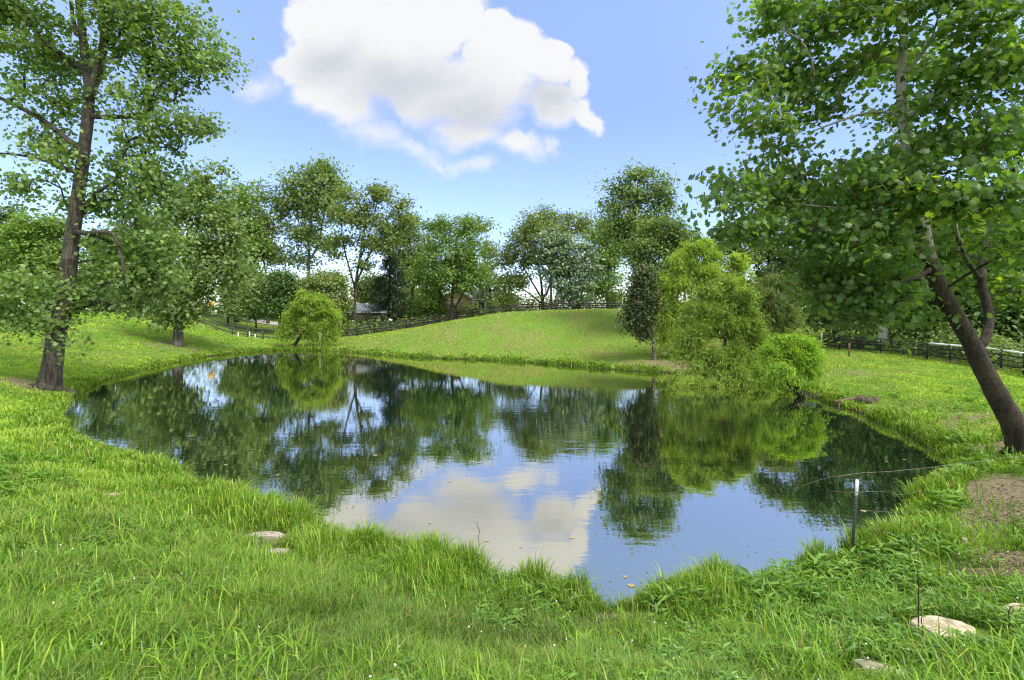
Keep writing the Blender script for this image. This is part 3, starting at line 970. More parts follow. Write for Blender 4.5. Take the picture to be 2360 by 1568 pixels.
def make_tree(name, label, cat, Y, base, trunk, blobs, leaf, n_clump, per, size, clump_r, mat, bark, r0,
              r1=0.05, limbs=(), seed=1, droop=0.0, group=None, up=0.55, shape=None, depth=0.85, shell=0.55, flat=0.65,
              twig=0.016, crown_from=0.25, tube_n=9, yellow=0.0, flare=1.5, taper=0.85, roots=0, hang=0.0, tint0=0.42, shoots=0):
    """trunk / limbs: image measurements (x, y[, dY]) at distance Y; blobs: (x, y, rx, ry[, dY[, w]])"""
    R = np.random.default_rng(seed)
    shape = shape or leaf
    bx, by = (base[0] - CX) / FPX * Y, Y
    bz = hz(bx, by) if len(base) == 1 else base[1]
    B = np.array([bx, by, bz])

    def P3(p):
        return at(p[0], p[1], Y + (p[2] if len(p) > 2 else 0.0))
    main = [B - np.array([0, 0, 0.15])] + [P3(p) for p in trunk]
    main = catmull(main, 5)
    L = np.r_[0, np.cumsum(np.linalg.norm(np.diff(main, axis=0), axis=1))]
    q = L / L[-1]
    rm = r0 + (r1 - r0) * q ** taper
    rm = rm * (1 + (flare - 1) * np.exp(-L / (r0 * 2.2)))
    pos, par, rad, load = [], [], [], []
    chains = []

    def chain(pts, parent, radii):
        ids = [parent] if parent is not None else []
        for p, r in zip(pts, radii):
            pos.append(p)
            par.append(ids[-1] if ids else -1)
            rad.append(r)
            load.append(0.0)
            ids.append(len(pos) - 1)
        chains.append(ids)
        return ids
    ids0 = chain(main, None, rm)
    for lb in limbs:
        pts, ra, rb = [P3(p) for p in lb[0]], lb[1], lb[2]
        pp = catmull(pts, 4)
        d = [np.linalg.norm(pos[i] - pp[0]) for i in range(len(pos))]
        chain(pp[1:], int(np.argmin(d)), np.linspace(ra, rb, len(pp) - 1))
    # leaf clumps
    bl = []
    for b in blobs:
        dY = b[4] if len(b) > 4 else 0.0
        w = b[5] if len(b) > 5 else 1.0
        sc = (Y + dY) / FPX
        bl.append((at(b[0], b[1], Y + dY), b[2] * sc, b[3] * sc, w))
    wt = np.array([rx * rz * w for _, rx, rz, w in bl])
    pick = R.choice(len(bl), n_clump, p=wt / wt.sum())
    C = []
    for i in pick:
        c, rx, rz, w = bl[i]
        v = R.normal(size=3)
        v /= np.linalg.norm(v)
        v *= R.random() ** shell
        C.append(c + v * np.array([rx, depth * 0.5 * (rx + rz), rz]))
    C = np.array(C)
    gz = B[2] + 0.25
    C[:, 2] = np.maximum(C[:, 2], gz)
    order = np.argsort(np.min(np.linalg.norm(C[:, None, :] - main[None, ::3, :], axis=2), axis=1))
    zmin = B[2] + (main[-1][2] - B[2]) * crown_from
    cents = []
    for i in order:
        c = C[i]
        Pn = np.array(pos)
        dv = c - Pn
        dist = np.linalg.norm(dv, axis=1)
        hor = np.hypot(dv[:, 0], dv[:, 1])
        cost = dist + 0.9 * np.maximum(0, up * hor - dv[:, 2]) + (Pn[:, 2] < zmin) * 3.0
        k = int(np.argmin(cost))
        a = Pn[k]
        mid = (a + c) / 2 + np.array([0, 0, (0.10 - droop) * dist[k]]) + R.normal(0, 0.07, 3) * dist[k]
        m = 2 if dist[k] < 1.2 else 4
        ts = np.linspace(0, 1, m + 1)[1:]
        pts = [(1 - t) ** 2 * a + 2 * t * (1 - t) * mid + t * t * c for t in ts]
        ids = chain(pts, k, [0.0] * m)
        load[ids[-1]] += 1
        cents.append(c)
    for i in range(len(pos) - 1, 0, -1):
        if par[i] >= 0:
            load[par[i]] += load[i]
    rad = np.maximum(np.array(rad), twig * np.sqrt(np.maximum(load, 0.4)))
    # keep the trunk from swelling past its measured size
    for i in ids0:
        rad[i] = min(rad[i], max(rm[ids0.index(i)] * 1.15, 0.02))
    mb = MB()
    for ci, ids in enumerate(chains):
        pts = np.array([pos[i] for i in ids])
        rr = rad[ids].copy()
        if ci > 0 and len(ids) > 1:
            rr[0] = min(rr[0], rr[1] * 1.15)
        nseg = 12 if ci == 0 else (tube_n if rr.max() > 0.07 else (5 if rr.max() > 0.03 else 3))
        mb.tube(pts, rr, nseg, cap=(ci == 0 or rr.max() > 0.05), wob=0.07 if ci == 0 else 0.03, seed=seed + ci)
    for k in range(roots):
        a = k * 6.283 / roots + R.uniform(-0.4, 0.4)
        q = np.array([math.cos(a), math.sin(a)])
        L_ = r0 * R.uniform(1.9, 3.0)
        pts = []
        for t in np.linspace(0, 1, 6):
            e = B[:2] + q * (r0 * 0.55 + L_ * t)
            pts.append((e[0], e[1], hz(e[0], e[1]) - 0.06 - 0.05 * t + r0 * 0.75 * (1 - t) ** 2.2))
        mb.tube(pts, np.linspace(r0 * 0.42, 0.03, 6), 7, wob=0.1, seed=seed + 50 + k)
    root = thing(name, label, cat, B, group)
    mb.build('trunk', bark, root, B, smooth=True)
    # leaves
    C = np.array(cents)
    nC = len(C)
    cm = C.mean(0)
    idx = np.repeat(np.arange(nC), per)
    g = R.normal(size=(nC * per, 3)) * np.array([1, 1, flat]) * clump_r * (R.uniform(0.6, 1.35, nC)[idx])[:, None]
    if hang:
        g[:, 2] -= np.abs(R.normal(0, hang, nC * per))
    LC = C[idx] + g
    LC[:, 2] = np.maximum(LC[:, 2], B[2] + 0.06)
    outw = LC - cm
    outw /= np.linalg.norm(outw, axis=1)[:, None] + 1e-9
    Nn = np.array([0, 0, 0.42]) + 0.35 * outw + R.normal(0, 0.62, (len(LC), 3))
    tint = tint0 + R.normal(0, 0.13, nC)[idx] + R.normal(0, 0.13, len(LC))
    tint = np.clip(tint, 0, 0.87)
    if yellow:
        yc = R.random(nC) < yellow
        yl = (yc[idx] & (R.random(len(LC)) < 0.4)) | (R.random(len(LC)) < yellow * 0.2)
        tint = np.where(yl, 1.0, tint)
    T = None
    if shoots:
        k = len(LC) // shoots
        own = np.repeat(np.arange(nC), shoots * (per // shoots))
        ns = nC * shoots
        cs = np.repeat(C, shoots, axis=0)
        dr = (cs - cm) / (np.linalg.norm(cs - cm, axis=1)[:, None] + 1e-9) * 0.7 + R.normal(0, 0.55, (ns, 3)) + np.array([0, 0, 0.35])
        dr /= np.linalg.norm(dr, axis=1)[:, None]
        ln = clump_r * (0.5 + R.gamma(1.5, 0.7, ns))
        m = per // shoots
        tt = R.uniform(0.0, 1.0, (ns, m)) ** 0.8
        pos_ = cs[:, None, :] + dr[:, None, :] * (tt * ln[:, None])[:, :, None]
        pos_[:, :, 2] -= (0.55 + hang) * ln[:, None] * tt ** 2
        tang = dr[:, None, :] * np.ones((1, m, 1))
        tang = tang - np.array([0, 0, 1.0]) * (2 * (0.55 + hang) * tt)[:, :, None]
        LC = pos_.reshape(-1, 3) + R.normal(0, 0.03 + 0.20 * clump_r, (ns * m, 3))
        LC[:, 2] = np.maximum(LC[:, 2], B[2] + 0.06)
        T = tang.reshape(-1, 3) + R.normal(0, 0.45, (ns * m, 3))
        Nn = R.normal(0, 0.7, (len(LC), 3)) + np.array([0, -0.1, 0.6])
        tint = np.clip(tint0 + R.normal(0, 0.12, nC)[own] + R.normal(0, 0.13, len(LC)), 0, 0.87)
    elif shape == 'long':
        T = g * np.array([1, 1, 0.4]) + R.normal(0, 0.25, g.shape) * clump_r + np.array([0, 0, -0.55 * clump_r - hang * .5])
        Nn = R.normal(0, 0.8, (len(LC), 3)) + np.array([0, -0.1, 0.8])
    sz = size * R.uniform(0.6, 1.3, len(LC))
    me = leaf_mesh('crown', LC - B, Nn, sz, shape, tint, T, R)
    link('crown', me, mat, root)
    return root


# ------------------------------------------------------------------ the trees
# big tulip tree on the left bank
make_tree('tulip_tree', 'tall tulip tree with thick rugged trunk on the near left bank', 'tree', 24.0, (112,),
          [(130, 780), (150, 690), (166, 560), (183, 430), (200, 300), (206, 215), (192, 90), (178, -40), (172, -200)],
          [(-60, 40, 110, 80), (60, 30, 110, 60), (330, 30, 120, 60), (430, 55, 75, 55), (485, 150, 50, 42), (400, 130, 70, 45), (330, 130, 100, 55),
           (250, 90, 60, 60), (90, 130, 90, 45), (160, 165, 80, 50, 1.5), (405, 200, 60, 32), (300, 240, 100, 42), (420, 285, 70, 32), (470, 292, 38, 20),
           (340, 320, 90, 40), (130, 230, 80, 35), (30, 180, 50, 30), (55, 262, 40, 18, 0, .6), (150, 370, 100, 40), (40, 330, 50, 18, 0, .6), (110, 320, 40, 30),
           (330, 400, 105, 45), (250, 460, 95, 45, 1), (100, 465, 70, 26), (50, 430, 40, 25, 0, .7), (360, 465, 75, 45), (300, 555, 85, 55), (365, 560, 62, 62), (330, 640, 80, 55),
           (300, 705, 55, 32), (385, 650, 42, 55), (255, 600, 50, 40, 2), (80, 690, 95, 45), (35, 735, 60, 42), (130, 735, 55, 45), (185, 690, 55, 28), (45, 650, 55, 25), (130, 640, 40, 20, -2),
           (160, 800, 22, 22, -1, .6), (210, 640, 40, 30, 2), (-40, 700, 70, 60), (200, -80, 220, 70), (330, -150, 120, 70)],
          'tulip', 720, 50, 0.175, 0.38, M['tulip'], M['bark'], 0.40, 0.08, roots=6,
          limbs=[([(172, 335), (90, 272), (0, 226), (-60, 200)], 0.14, 0.05), ([(178, 400), (110, 372), (40, 357), (-30, 352)], 0.09, 0.03),
                 ([(198, 540, -.5), (240, 535, -1), (265, 548, -1.5), (282, 602, -1.5), (286, 640, -1.5)], 0.11, 0.04),
                 ([(206, 225), (232, 140), (246, 50), (252, -60), (255, -180)], 0.22, 0.09),
                 ([(205, 270), (300, 268), (352, 252)], 0.08, 0.04), ([(178, 90), (165, 20), (158, -60)], 0.10, 0.04)],
          seed=3, shape='tulip', depth=1.05, flat=0.75, crown_from=0.12, twig=0.012, flare=1.22, tint0=0.45, shell=0.45)

# sycamore leaning in from the right bank
make_tree('sycamore_tree', 'large leaning sycamore with big lobed leaves on the near right bank', 'tree', 12.8, (2362,),
          [(2338, 985), (2297, 910, -.1), (2260, 840, -.2), (2226, 770, -.3), (2185, 700, -.4), (2150, 630, -.5), (2128, 540, -.6), (2108, 450, -.6),
           (2088, 330, -.6), (2076, 200, -.6), (2084, 60, -.6), (2090, -80, -.6)],
          [(1790, 40, 55, 45, -1), (1890, 40, 85, 50), (1725, 170, 55, 45, -1), (1830, 160, 90, 55, 1), (1700, 245, 40, 40, -1.5), (1770, 290, 80, 42, -1),
           (1990, 40, 95, 55, .5), (2130, 30, 100, 60, -1.5), (2270, 40, 90, 70, -2.5), (1950, 160, 95, 50, 0), (2090, 150, 100, 55, 2), (2230, 170, 100, 60, -1.8), (2350, 160, 70, 70, -2.5),
           (1880, 240, 90, 45, .5), (2040, 270, 60, 45, 2), (2180, 290, 95, 60, -1.5), (2310, 320, 75, 75, -2.5), (1830, 350, 60, 30, 0, .7), (2120, 350, 90, 35, 1), (2000, 380, 60, 30, .8),
           (1715, 440, 70, 42, -1), (1668, 470, 38, 30, -1.5), (1790, 430, 80, 50), (1900, 430, 100, 50, .5), (2020, 430, 95, 60, -1.2), (2150, 440, 100, 60, -2), (2290, 450, 95, 70, -2.8),
           (1745, 535, 80, 40, -.5), (1690, 530, 40, 25, -1), (1860, 530, 100, 50, 0), (1990, 540, 100, 55, -1.2), (2130, 560, 95, 55, 1.5), (2280, 570, 95, 70, 1.2), (2050, 600, 80, 40, -2),
           (1870, 620, 60, 40, 0), (1950, 650, 95, 50, -.5), (2060, 675, 85, 50, -1.2), (1990, 725, 75, 32, -.6), (1910, 700, 60, 38), (2100, 725, 50, 30, 0), (2320, 670, 70, 55, 1.5),
           (2230, 650, 60, 45, 2), (2060, 790, 45, 14, -1, .8), (2370, 560, 60, 80, -2), (1990, -80, 220, 70), (2250, -90, 150, 80, -2), (2420, 300, 80, 120, -1), (2440, 100, 80, 120, 0)],
          'lobed', 860, 34, 0.132, 0.36, M['sycamore'], M['bark_syc'], 0.31, 0.05, taper=0.55, roots=5,
          limbs=[([(2268, 790, -.15), (2280, 735, .2), (2262, 640, .4), (2275, 560, .4), (2310, 480, .2), (2360, 405, 0), (2400, 340, 0)], 0.11, 0.06),
                 ([(2090, 290, -.6), (2060, 262, -.6), (1990, 262, -.5), (1880, 300, -.3)], 0.055, 0.02),
                 ([(2105, 440, -.6), (2040, 470, -.8), (1950, 480, -.6), (1830, 470, -.4)], 0.06, 0.02),
                 ([(2135, 570, -.6), (2060, 560, -.8), (1960, 540, -.6), (1800, 530, -.4)], 0.06, 0.02),
                 ([(2080, 180, -.6), (2150, 90, -1), (2220, 0, -1.5)], 0.05, 0.02),
                 ([(2150, 620, -.6), (2080, 650, -1.0), (1980, 660, -1.2)], 0.05, 0.02),
                 ([(2262, 650, .4), (2210, 560, -.4), (2200, 430, -1.0), (2260, 250, -1.6)], 0.06, 0.03)],
          seed=5, shape='lobed', depth=1.0, flat=0.36, crown_from=0.2, twig=0.007, flare=1.2, yellow=0.05, tint0=0.45, shell=0.45, droop=-0.02)

# sycamore with reddish foot on the left slope
make_tree('sycamore_tree', 'dense sycamore with short reddish bare foot on the left slope', 'tree', 46.0, (411,),
          [(412, 745), (418, 660), (432, 570), (445, 480), (460, 410)],
          [(490, 402, 32, 28), (462, 432, 50, 35), (430, 450, 40, 30), (510, 450, 40, 32), (425, 500, 60, 45), (495, 505, 70, 50), (450, 570, 100, 50), (530, 560, 45, 45),
           (420, 640, 100, 55), (500, 620, 75, 60), (360, 700, 60, 40), (430, 715, 70, 28), (452, 680, 40, 40), (380, 740, 35, 16), (440, 742, 40, 12), (545, 640, 30, 40)],
          'kite', 300, 52, 0.27, 0.62, M['mid'], M['bark_pale'], 0.40, 0.08, seed=8, depth=0.9, crown_from=0.05, flare=1.35, shape='tulip',
          limbs=[([(440, 520), (452, 505), (475, 470)], 0.10, 0.05)], tint0=0.47)


def far_tree(Y, x, top_trunk, blobs, label, n, per, size, cr, mat, bark, r0, seed, name='tree', trunk=None, **kw):
    cat = kw.pop('cat', 'tree')
    return make_tree(name, label, cat, Y, (x,), trunk or top_trunk, blobs, 'kite', int(n * 1.35), int(per * 1.4), size * 0.92, cr * 0.84, mat, bark, r0, seed=seed, **kw)


far_tree(80, 712, [(711, 660), (712, 580), (718, 500), (722, 420)],
         [(740, 393, 42, 22), (688, 408, 42, 26), (652, 440, 20, 22), (720, 436, 80, 34), (765, 415, 26, 26), (690, 480, 55, 36), (752, 486, 46, 36), (650, 480, 25, 26), (705, 540, 55, 30), (650, 590, 35, 20), (745, 560, 30, 26),
          (690, 602, 42, 18), (785, 440, 18, 20)], 'tallest tree beyond the fence with pale trunk rising behind the willow bush', 170, 46, 0.48, 1.05, M['mid'], M['bark_pale'], 0.38, 21,
         limbs=[([(713, 600), (735, 560), (745, 500), (765, 440)], 0.16, 0.06), ([(713, 590), (690, 520), (680, 450)], 0.12, 0.05)], name='tulip_tree', crown_from=0.3)
far_tree(78, 618, [(614, 640), (604, 590), (592, 540), (590, 480), (596, 430)],
         [(598, 430, 20, 16), (612, 462, 26, 20), (592, 500, 26, 24), (622, 520, 22, 28), (600, 548, 30, 22), (628, 590, 28, 28), (585, 590, 24, 22)], 'slender tree with thin grey leaning trunk and sparse crown', 60, 40, 0.45, 0.8,
         M['olive'], M['bark_pale'], 0.22, 22, name='slender_tree', crown_from=0.4, limbs=[([(612, 630), (625, 560), (630, 500)], 0.1, 0.04)])
far_tree(70, 816, [(818, 690), (822, 640), (830, 590), (838, 540), (846, 480)],
         [(800, 452, 34, 22), (862, 448, 40, 25), (912, 478, 30, 25), (778, 496, 22, 25), (838, 500, 62, 36), (900, 530, 36, 34), (788, 556, 34, 18), (930, 505, 18, 26), (850, 560, 40, 26), (765, 590, 25, 14), (885, 575, 28, 18), (795, 640, 12, 14), (840, 610, 30, 14)],
         'open crowned oak with dark forked trunk in front of the grey roofed shed', 130, 44, 0.42, 0.85, M['olive'], M['bark'], 0.33, 23, name='oak_tree', crown_from=0.35, flare=1.3,
         limbs=[([(822, 650), (850, 590), (880, 540), (900, 490)], 0.17, 0.06), ([(820, 670), (800, 600), (788, 540), (790, 480)], 0.13, 0.05), ([(826, 610), (850, 540), (868, 470)], 0.13, 0.05)])
far_tree(82, 950, [(950, 640), (946, 560), (940, 500)], [(952, 520, 34, 26), (930, 560, 42, 36), (975, 575, 38, 40), (945, 615, 45, 34), (915, 600, 24, 24), (960, 650, 40, 26)],
         'green tree between the open oak and the maple', 110, 44, 0.45, 0.9, M['mid'], M['bark_dark'], 0.25, 24, name='broadleaf_tree')
far_tree(72, 1040, [(1042, 690), (1046, 640), (1050, 580), (1052, 520)],
         [(1012, 520, 44, 26), (1090, 522, 42, 24), (1050, 560, 78, 38), (1040, 608, 88, 36), (1058, 648, 88, 26), (1000, 668, 40, 20), (1095, 626, 46, 24), (985, 640, 40, 24), (990, 698, 22, 12)],
         'dense maple in front of the brick house', 230, 48, 0.38, 0.8, M['bright'], M['bark_dark'], 0.28, 25, name='maple_tree', crown_from=0.05, tint0=0.36,
         limbs=[([(1040, 728), (1020, 690), (1005, 640), (1000, 580)], 0.16, 0.05), ([(1041, 726), (1060, 690), (1085, 640), (1095, 580)], 0.14, 0.05)])
far_tree(84, 1130, [(1128, 650), (1124, 600), (1120, 540)], [(1118, 530, 26, 20), (1132, 580, 24, 26), (1118, 620, 24, 24), (1140, 650, 28, 26), (1112, 670, 22, 20), (1160, 690, 28, 16)],
         'thin airy tree right of the brick house', 60, 34, 0.42, 0.8, M['olive'], M['bark'], 0.18, 26, name='airy_tree', crown_from=0.2)
far_tree(79, 1252, [(1248, 660), (1240, 600), (1230, 540)], [(1200, 560, 42, 32), (1178, 600, 34, 30), (1198, 640, 36, 24), (1225, 520, 34, 26), (1172, 650, 24, 22), (1225, 590, 38, 30), (1150, 690, 20, 14)],
         'dark spreading tree on the hilltop with fanned bare limbs', 100, 38, 0.44, 0.85, M['olive'], M['bark_dark'], 0.26, 27, name='spreading_tree', tint0=0.33,
         limbs=[([(1250, 690), (1220, 640), (1190, 590), (1165, 570)], 0.15, 0.05), ([(1250, 700), (1210, 670), (1170, 640)], 0.12, 0.04), ([(1254, 690), (1275, 640), (1290, 590)], 0.15, 0.05)], crown_from=0.3)
far_tree(90, 1270, [(1270, 640), (1268, 560), (1264, 500)], [(1255, 500, 46, 20), (1325, 502, 38, 16), (1290, 530, 60, 24), (1225, 530, 20, 20), (1345, 530, 26, 20)],
         'loose tree top rising behind the silvery tree', 80, 34, 0.48, 0.9, M['olive'], M['bark_dark'], 0.25, 28, name='broadleaf_tree', crown_from=0.4)
far_tree(77.5, 1286, [(1284, 660), (1282, 610), (1286, 560)], [(1272, 545, 46, 24), (1310, 565, 58, 30), (1262, 590, 48, 30), (1330, 605, 56, 34), (1290, 620, 60, 32), (1345, 650, 44, 32), (1300, 665, 46, 26), (1330, 690, 40, 18)],
         'silvery green tree at the centre of the hilltop cluster', 190, 46, 0.42, 0.75, M['silver'], M['bark_white'], 0.2, 29, name='silvery_tree', crown_from=0.25, flat=0.4)
far_tree(80, 1400, [(1400, 660), (1402, 600), (1400, 540)], [(1398, 530, 36, 28), (1420, 560, 26, 32), (1392, 590, 36, 34), (1372, 550, 24, 26), (1400, 640, 44, 36), (1372, 670, 30, 24), (1420, 690, 30, 18)],
         'yellowish green tree between the silvery tree and the walnut', 140, 42, 0.42, 0.8, M['bright'], M['bark_dark'], 0.24, 30, name='broadleaf_tree')
far_tree(48, 1500, [(1494, 690), (1482, 620), (1466, 560), (1464, 500), (1470, 430)],
         [(1472, 408, 38, 18), (1432, 436, 36, 24), (1512, 438, 34, 28), (1472, 462, 68, 30), (1402, 476, 24, 24), (1532, 478, 22, 26), (1440, 512, 52, 24), (1510, 512, 40, 24), (1412, 536, 26, 20), (1545, 460, 12, 14), (1480, 545, 40, 20), (1450, 575, 30, 20)],
         'walnut tree with rounded airy crown standing highest over the hill', 150, 40, 0.30, 0.62, M['mid'], M['bark_dark'], 0.30, 31, name='walnut_tree', crown_from=0.35,
         limbs=[([(1466, 565), (1440, 510), (1410, 470)], 0.13, 0.04), ([(1466, 560), (1500, 510), (1520, 460)], 0.13, 0.04), ([(1470, 580), (1440, 545), (1408, 530)], 0.10, 0.03)])
far_tree(45, 1532, [(1532, 700), (1532, 640), (1532, 570)], [(1528, 530, 58, 28), (1490, 570, 42, 32), (1562, 575, 52, 40), (1518, 630, 58, 48), (1592, 552, 36, 32), (1475, 610, 28, 36), (1500, 690, 40, 36), (1580, 640, 50, 40)],
         'round dense tree with pale flower tips above the cedar', 220, 50, 0.27, 0.55, M['mid'], M['bark_dark'], 0.24, 32, name='round_tree', crown_from=0.1, tint0=0.40)
make_tree('cedar_tree', 'dark olive cedar with bare thin trunk on the pond bank', 'tree', 37.0, (1508,), [(1505, 780), (1500, 720), (1492, 660), (1485, 610)],
          [(1484, 635, 24, 26), (1476, 665, 30, 30), (1474, 700, 34, 30), (1470, 738, 32, 26), (1488, 768, 20, 20), (1452, 720, 14, 24), (1500, 700, 16, 50)],
          'kite', 150, 60, 0.20, 0.34, M['cedar'], M['bark_pale'], 0.13, 0.04, seed=33, crown_from=0.15, depth=0.9, droop=0.05, up=0.1)

# willows at the right end of the pond
make_tree('willow_tree', 'yellow green willow with straight pole trunk right of the cedar', 'willow', 37.5, (1548,), [(1549, 760), (1556, 700), (1580, 640), (1610, 600)],
          [(1612, 575, 34, 16), (1655, 588, 30, 16), (1690, 612, 26, 20), (1572, 610, 30, 18), (1630, 625, 44, 20), (1545, 650, 24, 18), (1592, 655, 34, 20), (1668, 655, 44, 24), (1550, 695, 28, 18), (1598, 700, 34, 20),
           (1538, 732, 18, 20), (1580, 745, 26, 18), (1640, 700, 40, 26), (1550, 765, 18, 18), (1600, 780, 22, 14), (1528, 690, 10, 12)],
          'long', 120, 468, 0.32, 0.50, M['willow_gold'], M['bark_pale'], 0.11, 0.04, seed=34, shoots=52, crown_from=0.3, droop=0.02, hang=0.25, limbs=[([(1560, 690), (1580, 720), (1592, 690), (1596, 650)], 0.06, 0.04)], up=0.4, tint0=0.5, twig=0.01)
make_tree('willow_tree', 'broad feathery willow spreading low over the water', 'willow', 29.5, (1665,), [(1668, 840), (1672, 780), (1680, 720), (1685, 670)],
          [(1672, 655, 30, 14), (1640, 680, 34, 16), (1702, 690, 34, 18), (1622, 722, 30, 18), (1672, 725, 38, 18), (1722, 735, 24, 18), (1600, 770, 28, 16), (1650, 768, 36, 18), (1705, 772, 38, 18), (1590, 806, 28, 14), (1640, 815, 40, 18), (1740, 800, 24, 22),
           (1695, 818, 40, 18), (1620, 852, 40, 14, -1), (1680, 862, 44, 14, -1), (1592, 884, 28, 10, -2), (1645, 890, 40, 10, -2), (1700, 888, 36, 10, -1.5), (1745, 855, 30, 16, -1), (1570, 862, 16, 10, -1)],
          'long', 150, 480, 0.27, 0.44, M['willow_green'], M['bark_dark'], 0.13, 0.05, seed=35, shoots=48, crown_from=0.02, droop=0.04, hang=0.22, up=0.2, tint0=0.5, twig=0.009,
          limbs=[([(1666, 855), (1640, 845), (1610, 850)], 0.08, 0.04), ([(1668, 850), (1710, 830), (1740, 790)], 0.08, 0.04)])
make_tree('willow_tree', 'lime green willow on a dark trunk leaning out over the water', 'willow', 24.0, (1862,), [(1836, 897, .0), (1804, 876, .2), (1790, 855, .5), (1790, 825, .6)],
          [(1797, 854, 21, 7, -1.0), (1811, 790, 24, 10), (1845, 798, 21, 13), (1785, 810, 19, 10), (1827, 817, 27, 12), (1863, 821, 14, 13), (1777, 835, 14, 10), (1805, 838, 24, 10), (1847, 842, 21, 11), (1817, 858, 27, 9), (1864, 851, 10, 8), (1787, 858, 14, 7), (1837, 872, 14, 6, -0.4)],
          'long', 95, 364, 0.21, 0.27, M['willow_lime'], M['bark_dark'], 0.20, 0.06, seed=36, shoots=52, crown_from=0.1, droop=0.0, hang=0.04, up=0.3, tint0=0.5, twig=0.008, limbs=[([(1840, 896, -.3), (1836, 870, -.2), (1830, 830, 0)], 0.07, 0.03)])
make_tree('willow_tree', 'thin greyish willow with bare twigs between the two green willows', 'willow', 33.0, (1752,), [(1752, 780), (1756, 720), (1770, 660), (1784, 610)],
          [(1765, 690, 40, 26), (1800, 720, 34, 26), (1755, 750, 30, 26), (1790, 655, 34, 22), (1800, 780, 36, 18), (1760, 800, 30, 18)],
          'long', 80, 240, 0.30, 0.44, M['olive'], M['bark_pale'], 0.09, 0.03, seed=37, shoots=40, crown_from=0.1, hang=0.2, up=0.4, twig=0.014,
          limbs=[([(1756, 720), (1790, 690), (1815, 650), (1825, 620)], 0.05, 0.02), ([(1752, 780), (1730, 740), (1722, 700)], 0.04, 0.02)])
make_tree('willow_bush', 'bright green willow bush on a crooked trunk at the far shore', 'willow', 53.5, (672,), [(684, 788), (698, 768), (712, 745), (725, 715), (735, 690)],
          [(718, 692, 22, 9), (741, 697, 17, 9), (702, 710, 24, 10), (735, 717, 26, 11), (758, 724, 14, 10), (681, 729, 17, 10), (711, 738, 26, 10), (747, 747, 22, 10), (669, 750, 12, 10), (726, 762, 22, 8), (759, 767, 12, 9), (738, 779, 21, 5), (663, 762, 7, 8), (694, 681, 10, 6)],
          'long', 110, 364, 0.40, 0.46, M['willow'], M['bark_dark'], 0.17, 0.05, seed=38, shoots=52, crown_from=0.25, hang=0.18, up=0.35, depth=0.8, tint0=0.5, twig=0.012,
          limbs=[([(690, 780), (720, 775), (748, 768)], 0.09, 0.04)])

# trees filling the left side beyond the paddock
far_tree(84, 20, [(20, 600), (20, 500)], [(10, 500, 50, 36), (30, 560, 60, 50), (0, 620, 60, 50), (-30, 560, 60, 60), (40, 650, 50, 36)], 'dark bluish pine mass at the left edge behind the tulip tree', 170, 50, 0.5, 0.9, M['deep'], M['bark_dark'], 0.35, 41, name='pine_tree')
far_tree(72, 110, [(110, 620), (108, 520)], [(100, 530, 66, 34), (70, 590, 60, 44), (140, 590, 60, 44), (100, 650, 90, 40), (150, 520, 40, 26), (40, 540, 40, 40)], 'full green tree seen left of the tulip tree trunk', 190, 50, 0.44, 0.85, M['bright'], M['bark_dark'], 0.3, 42, name='broadleaf_tree', tint0=0.36)
far_tree(82, 235, [(235, 640), (232, 560)], [(225, 570, 40, 40), (250, 620, 50, 44), (210, 650, 40, 40), (275, 560, 40, 40), (200, 690, 40, 20), (260, 680, 50, 28)], 'dark tree seen right of the tulip tree trunk', 150, 46, 0.48, 0.85, M['deep'], M['bark_dark'], 0.3, 43, name='broadleaf_tree')
far_tree(76, 345, [(345, 640), (345, 520)], [(330, 520, 60, 44), (370, 560, 60, 50), (320, 600, 60, 50), (370, 640, 70, 50), (310, 670, 50, 36), (340, 700, 60, 24)], 'green tree half hidden behind the tulip tree skirt', 170, 46, 0.46, 0.9, M['mid'], M['bark_dark'], 0.3, 44, name='broadleaf_tree')
far_tree(76, 545, [(545, 640), (548, 560), (552, 480)], [(545, 445, 30, 24), (525, 480, 36, 30), (572, 470, 30, 30), (550, 520, 56, 40), (590, 560, 36, 40), (540, 590, 56, 46), (580, 640, 50, 40), (548, 665, 34, 32)], 'leafy tree just right of the reddish footed sycamore', 200, 48, 0.42, 0.85, M['bright'], M['bark_dark'], 0.28, 45, name='broadleaf_tree', tint0=0.33)
far_tree(70, 590, [(590, 720), (590, 690)], [(592, 690, 34, 24), (575, 715, 26, 16), (610, 715, 26, 18), (600, 660, 30, 22)], 'young tree on thin trunk just behind the dipping fence', 90, 44, 0.36, 0.6, M['mid'], M['bark_dark'], 0.1, 46, name='small_tree')
far_tree(69, 645, [(645, 720), (645, 680)], [(640, 680, 36, 26), (665, 660, 34, 28), (625, 710, 30, 18), (668, 705, 34, 20), (650, 640, 26, 18)], 'dark young tree with stout trunk behind the fence beside the willow bush', 110, 44, 0.36, 0.65, M['deep'], M['bark_dark'], 0.3, 47, name='small_tree')
far_tree(72, 525, [(525, 725), (525, 700)], [(540, 700, 26, 20), (550, 718, 22, 14), (535, 672, 26, 18)], 'low tree hanging over the fence near the yellow sign', 90, 44, 0.36, 0.6, M['mid'], M['bark_dark'], 0.14, 48, name='small_tree')
far_tree(68, 752, [(752, 700), (752, 660)], [(740, 650, 40, 22), (770, 660, 36, 24), (780, 700, 30, 28), (720, 660, 40, 20), (765, 640, 20, 14)], 'yellowish shrub tree with dead twigs above the willow bush', 100, 42, 0.36, 0.6, M['olive'], M['bark_white'], 0.12, 49, name='shrub_tree', tint0=0.55,
         limbs=[([(752, 700), (768, 660), (775, 620)], 0.05, 0.02), ([(752, 690), (760, 640), (756, 610)], 0.05, 0.02)])
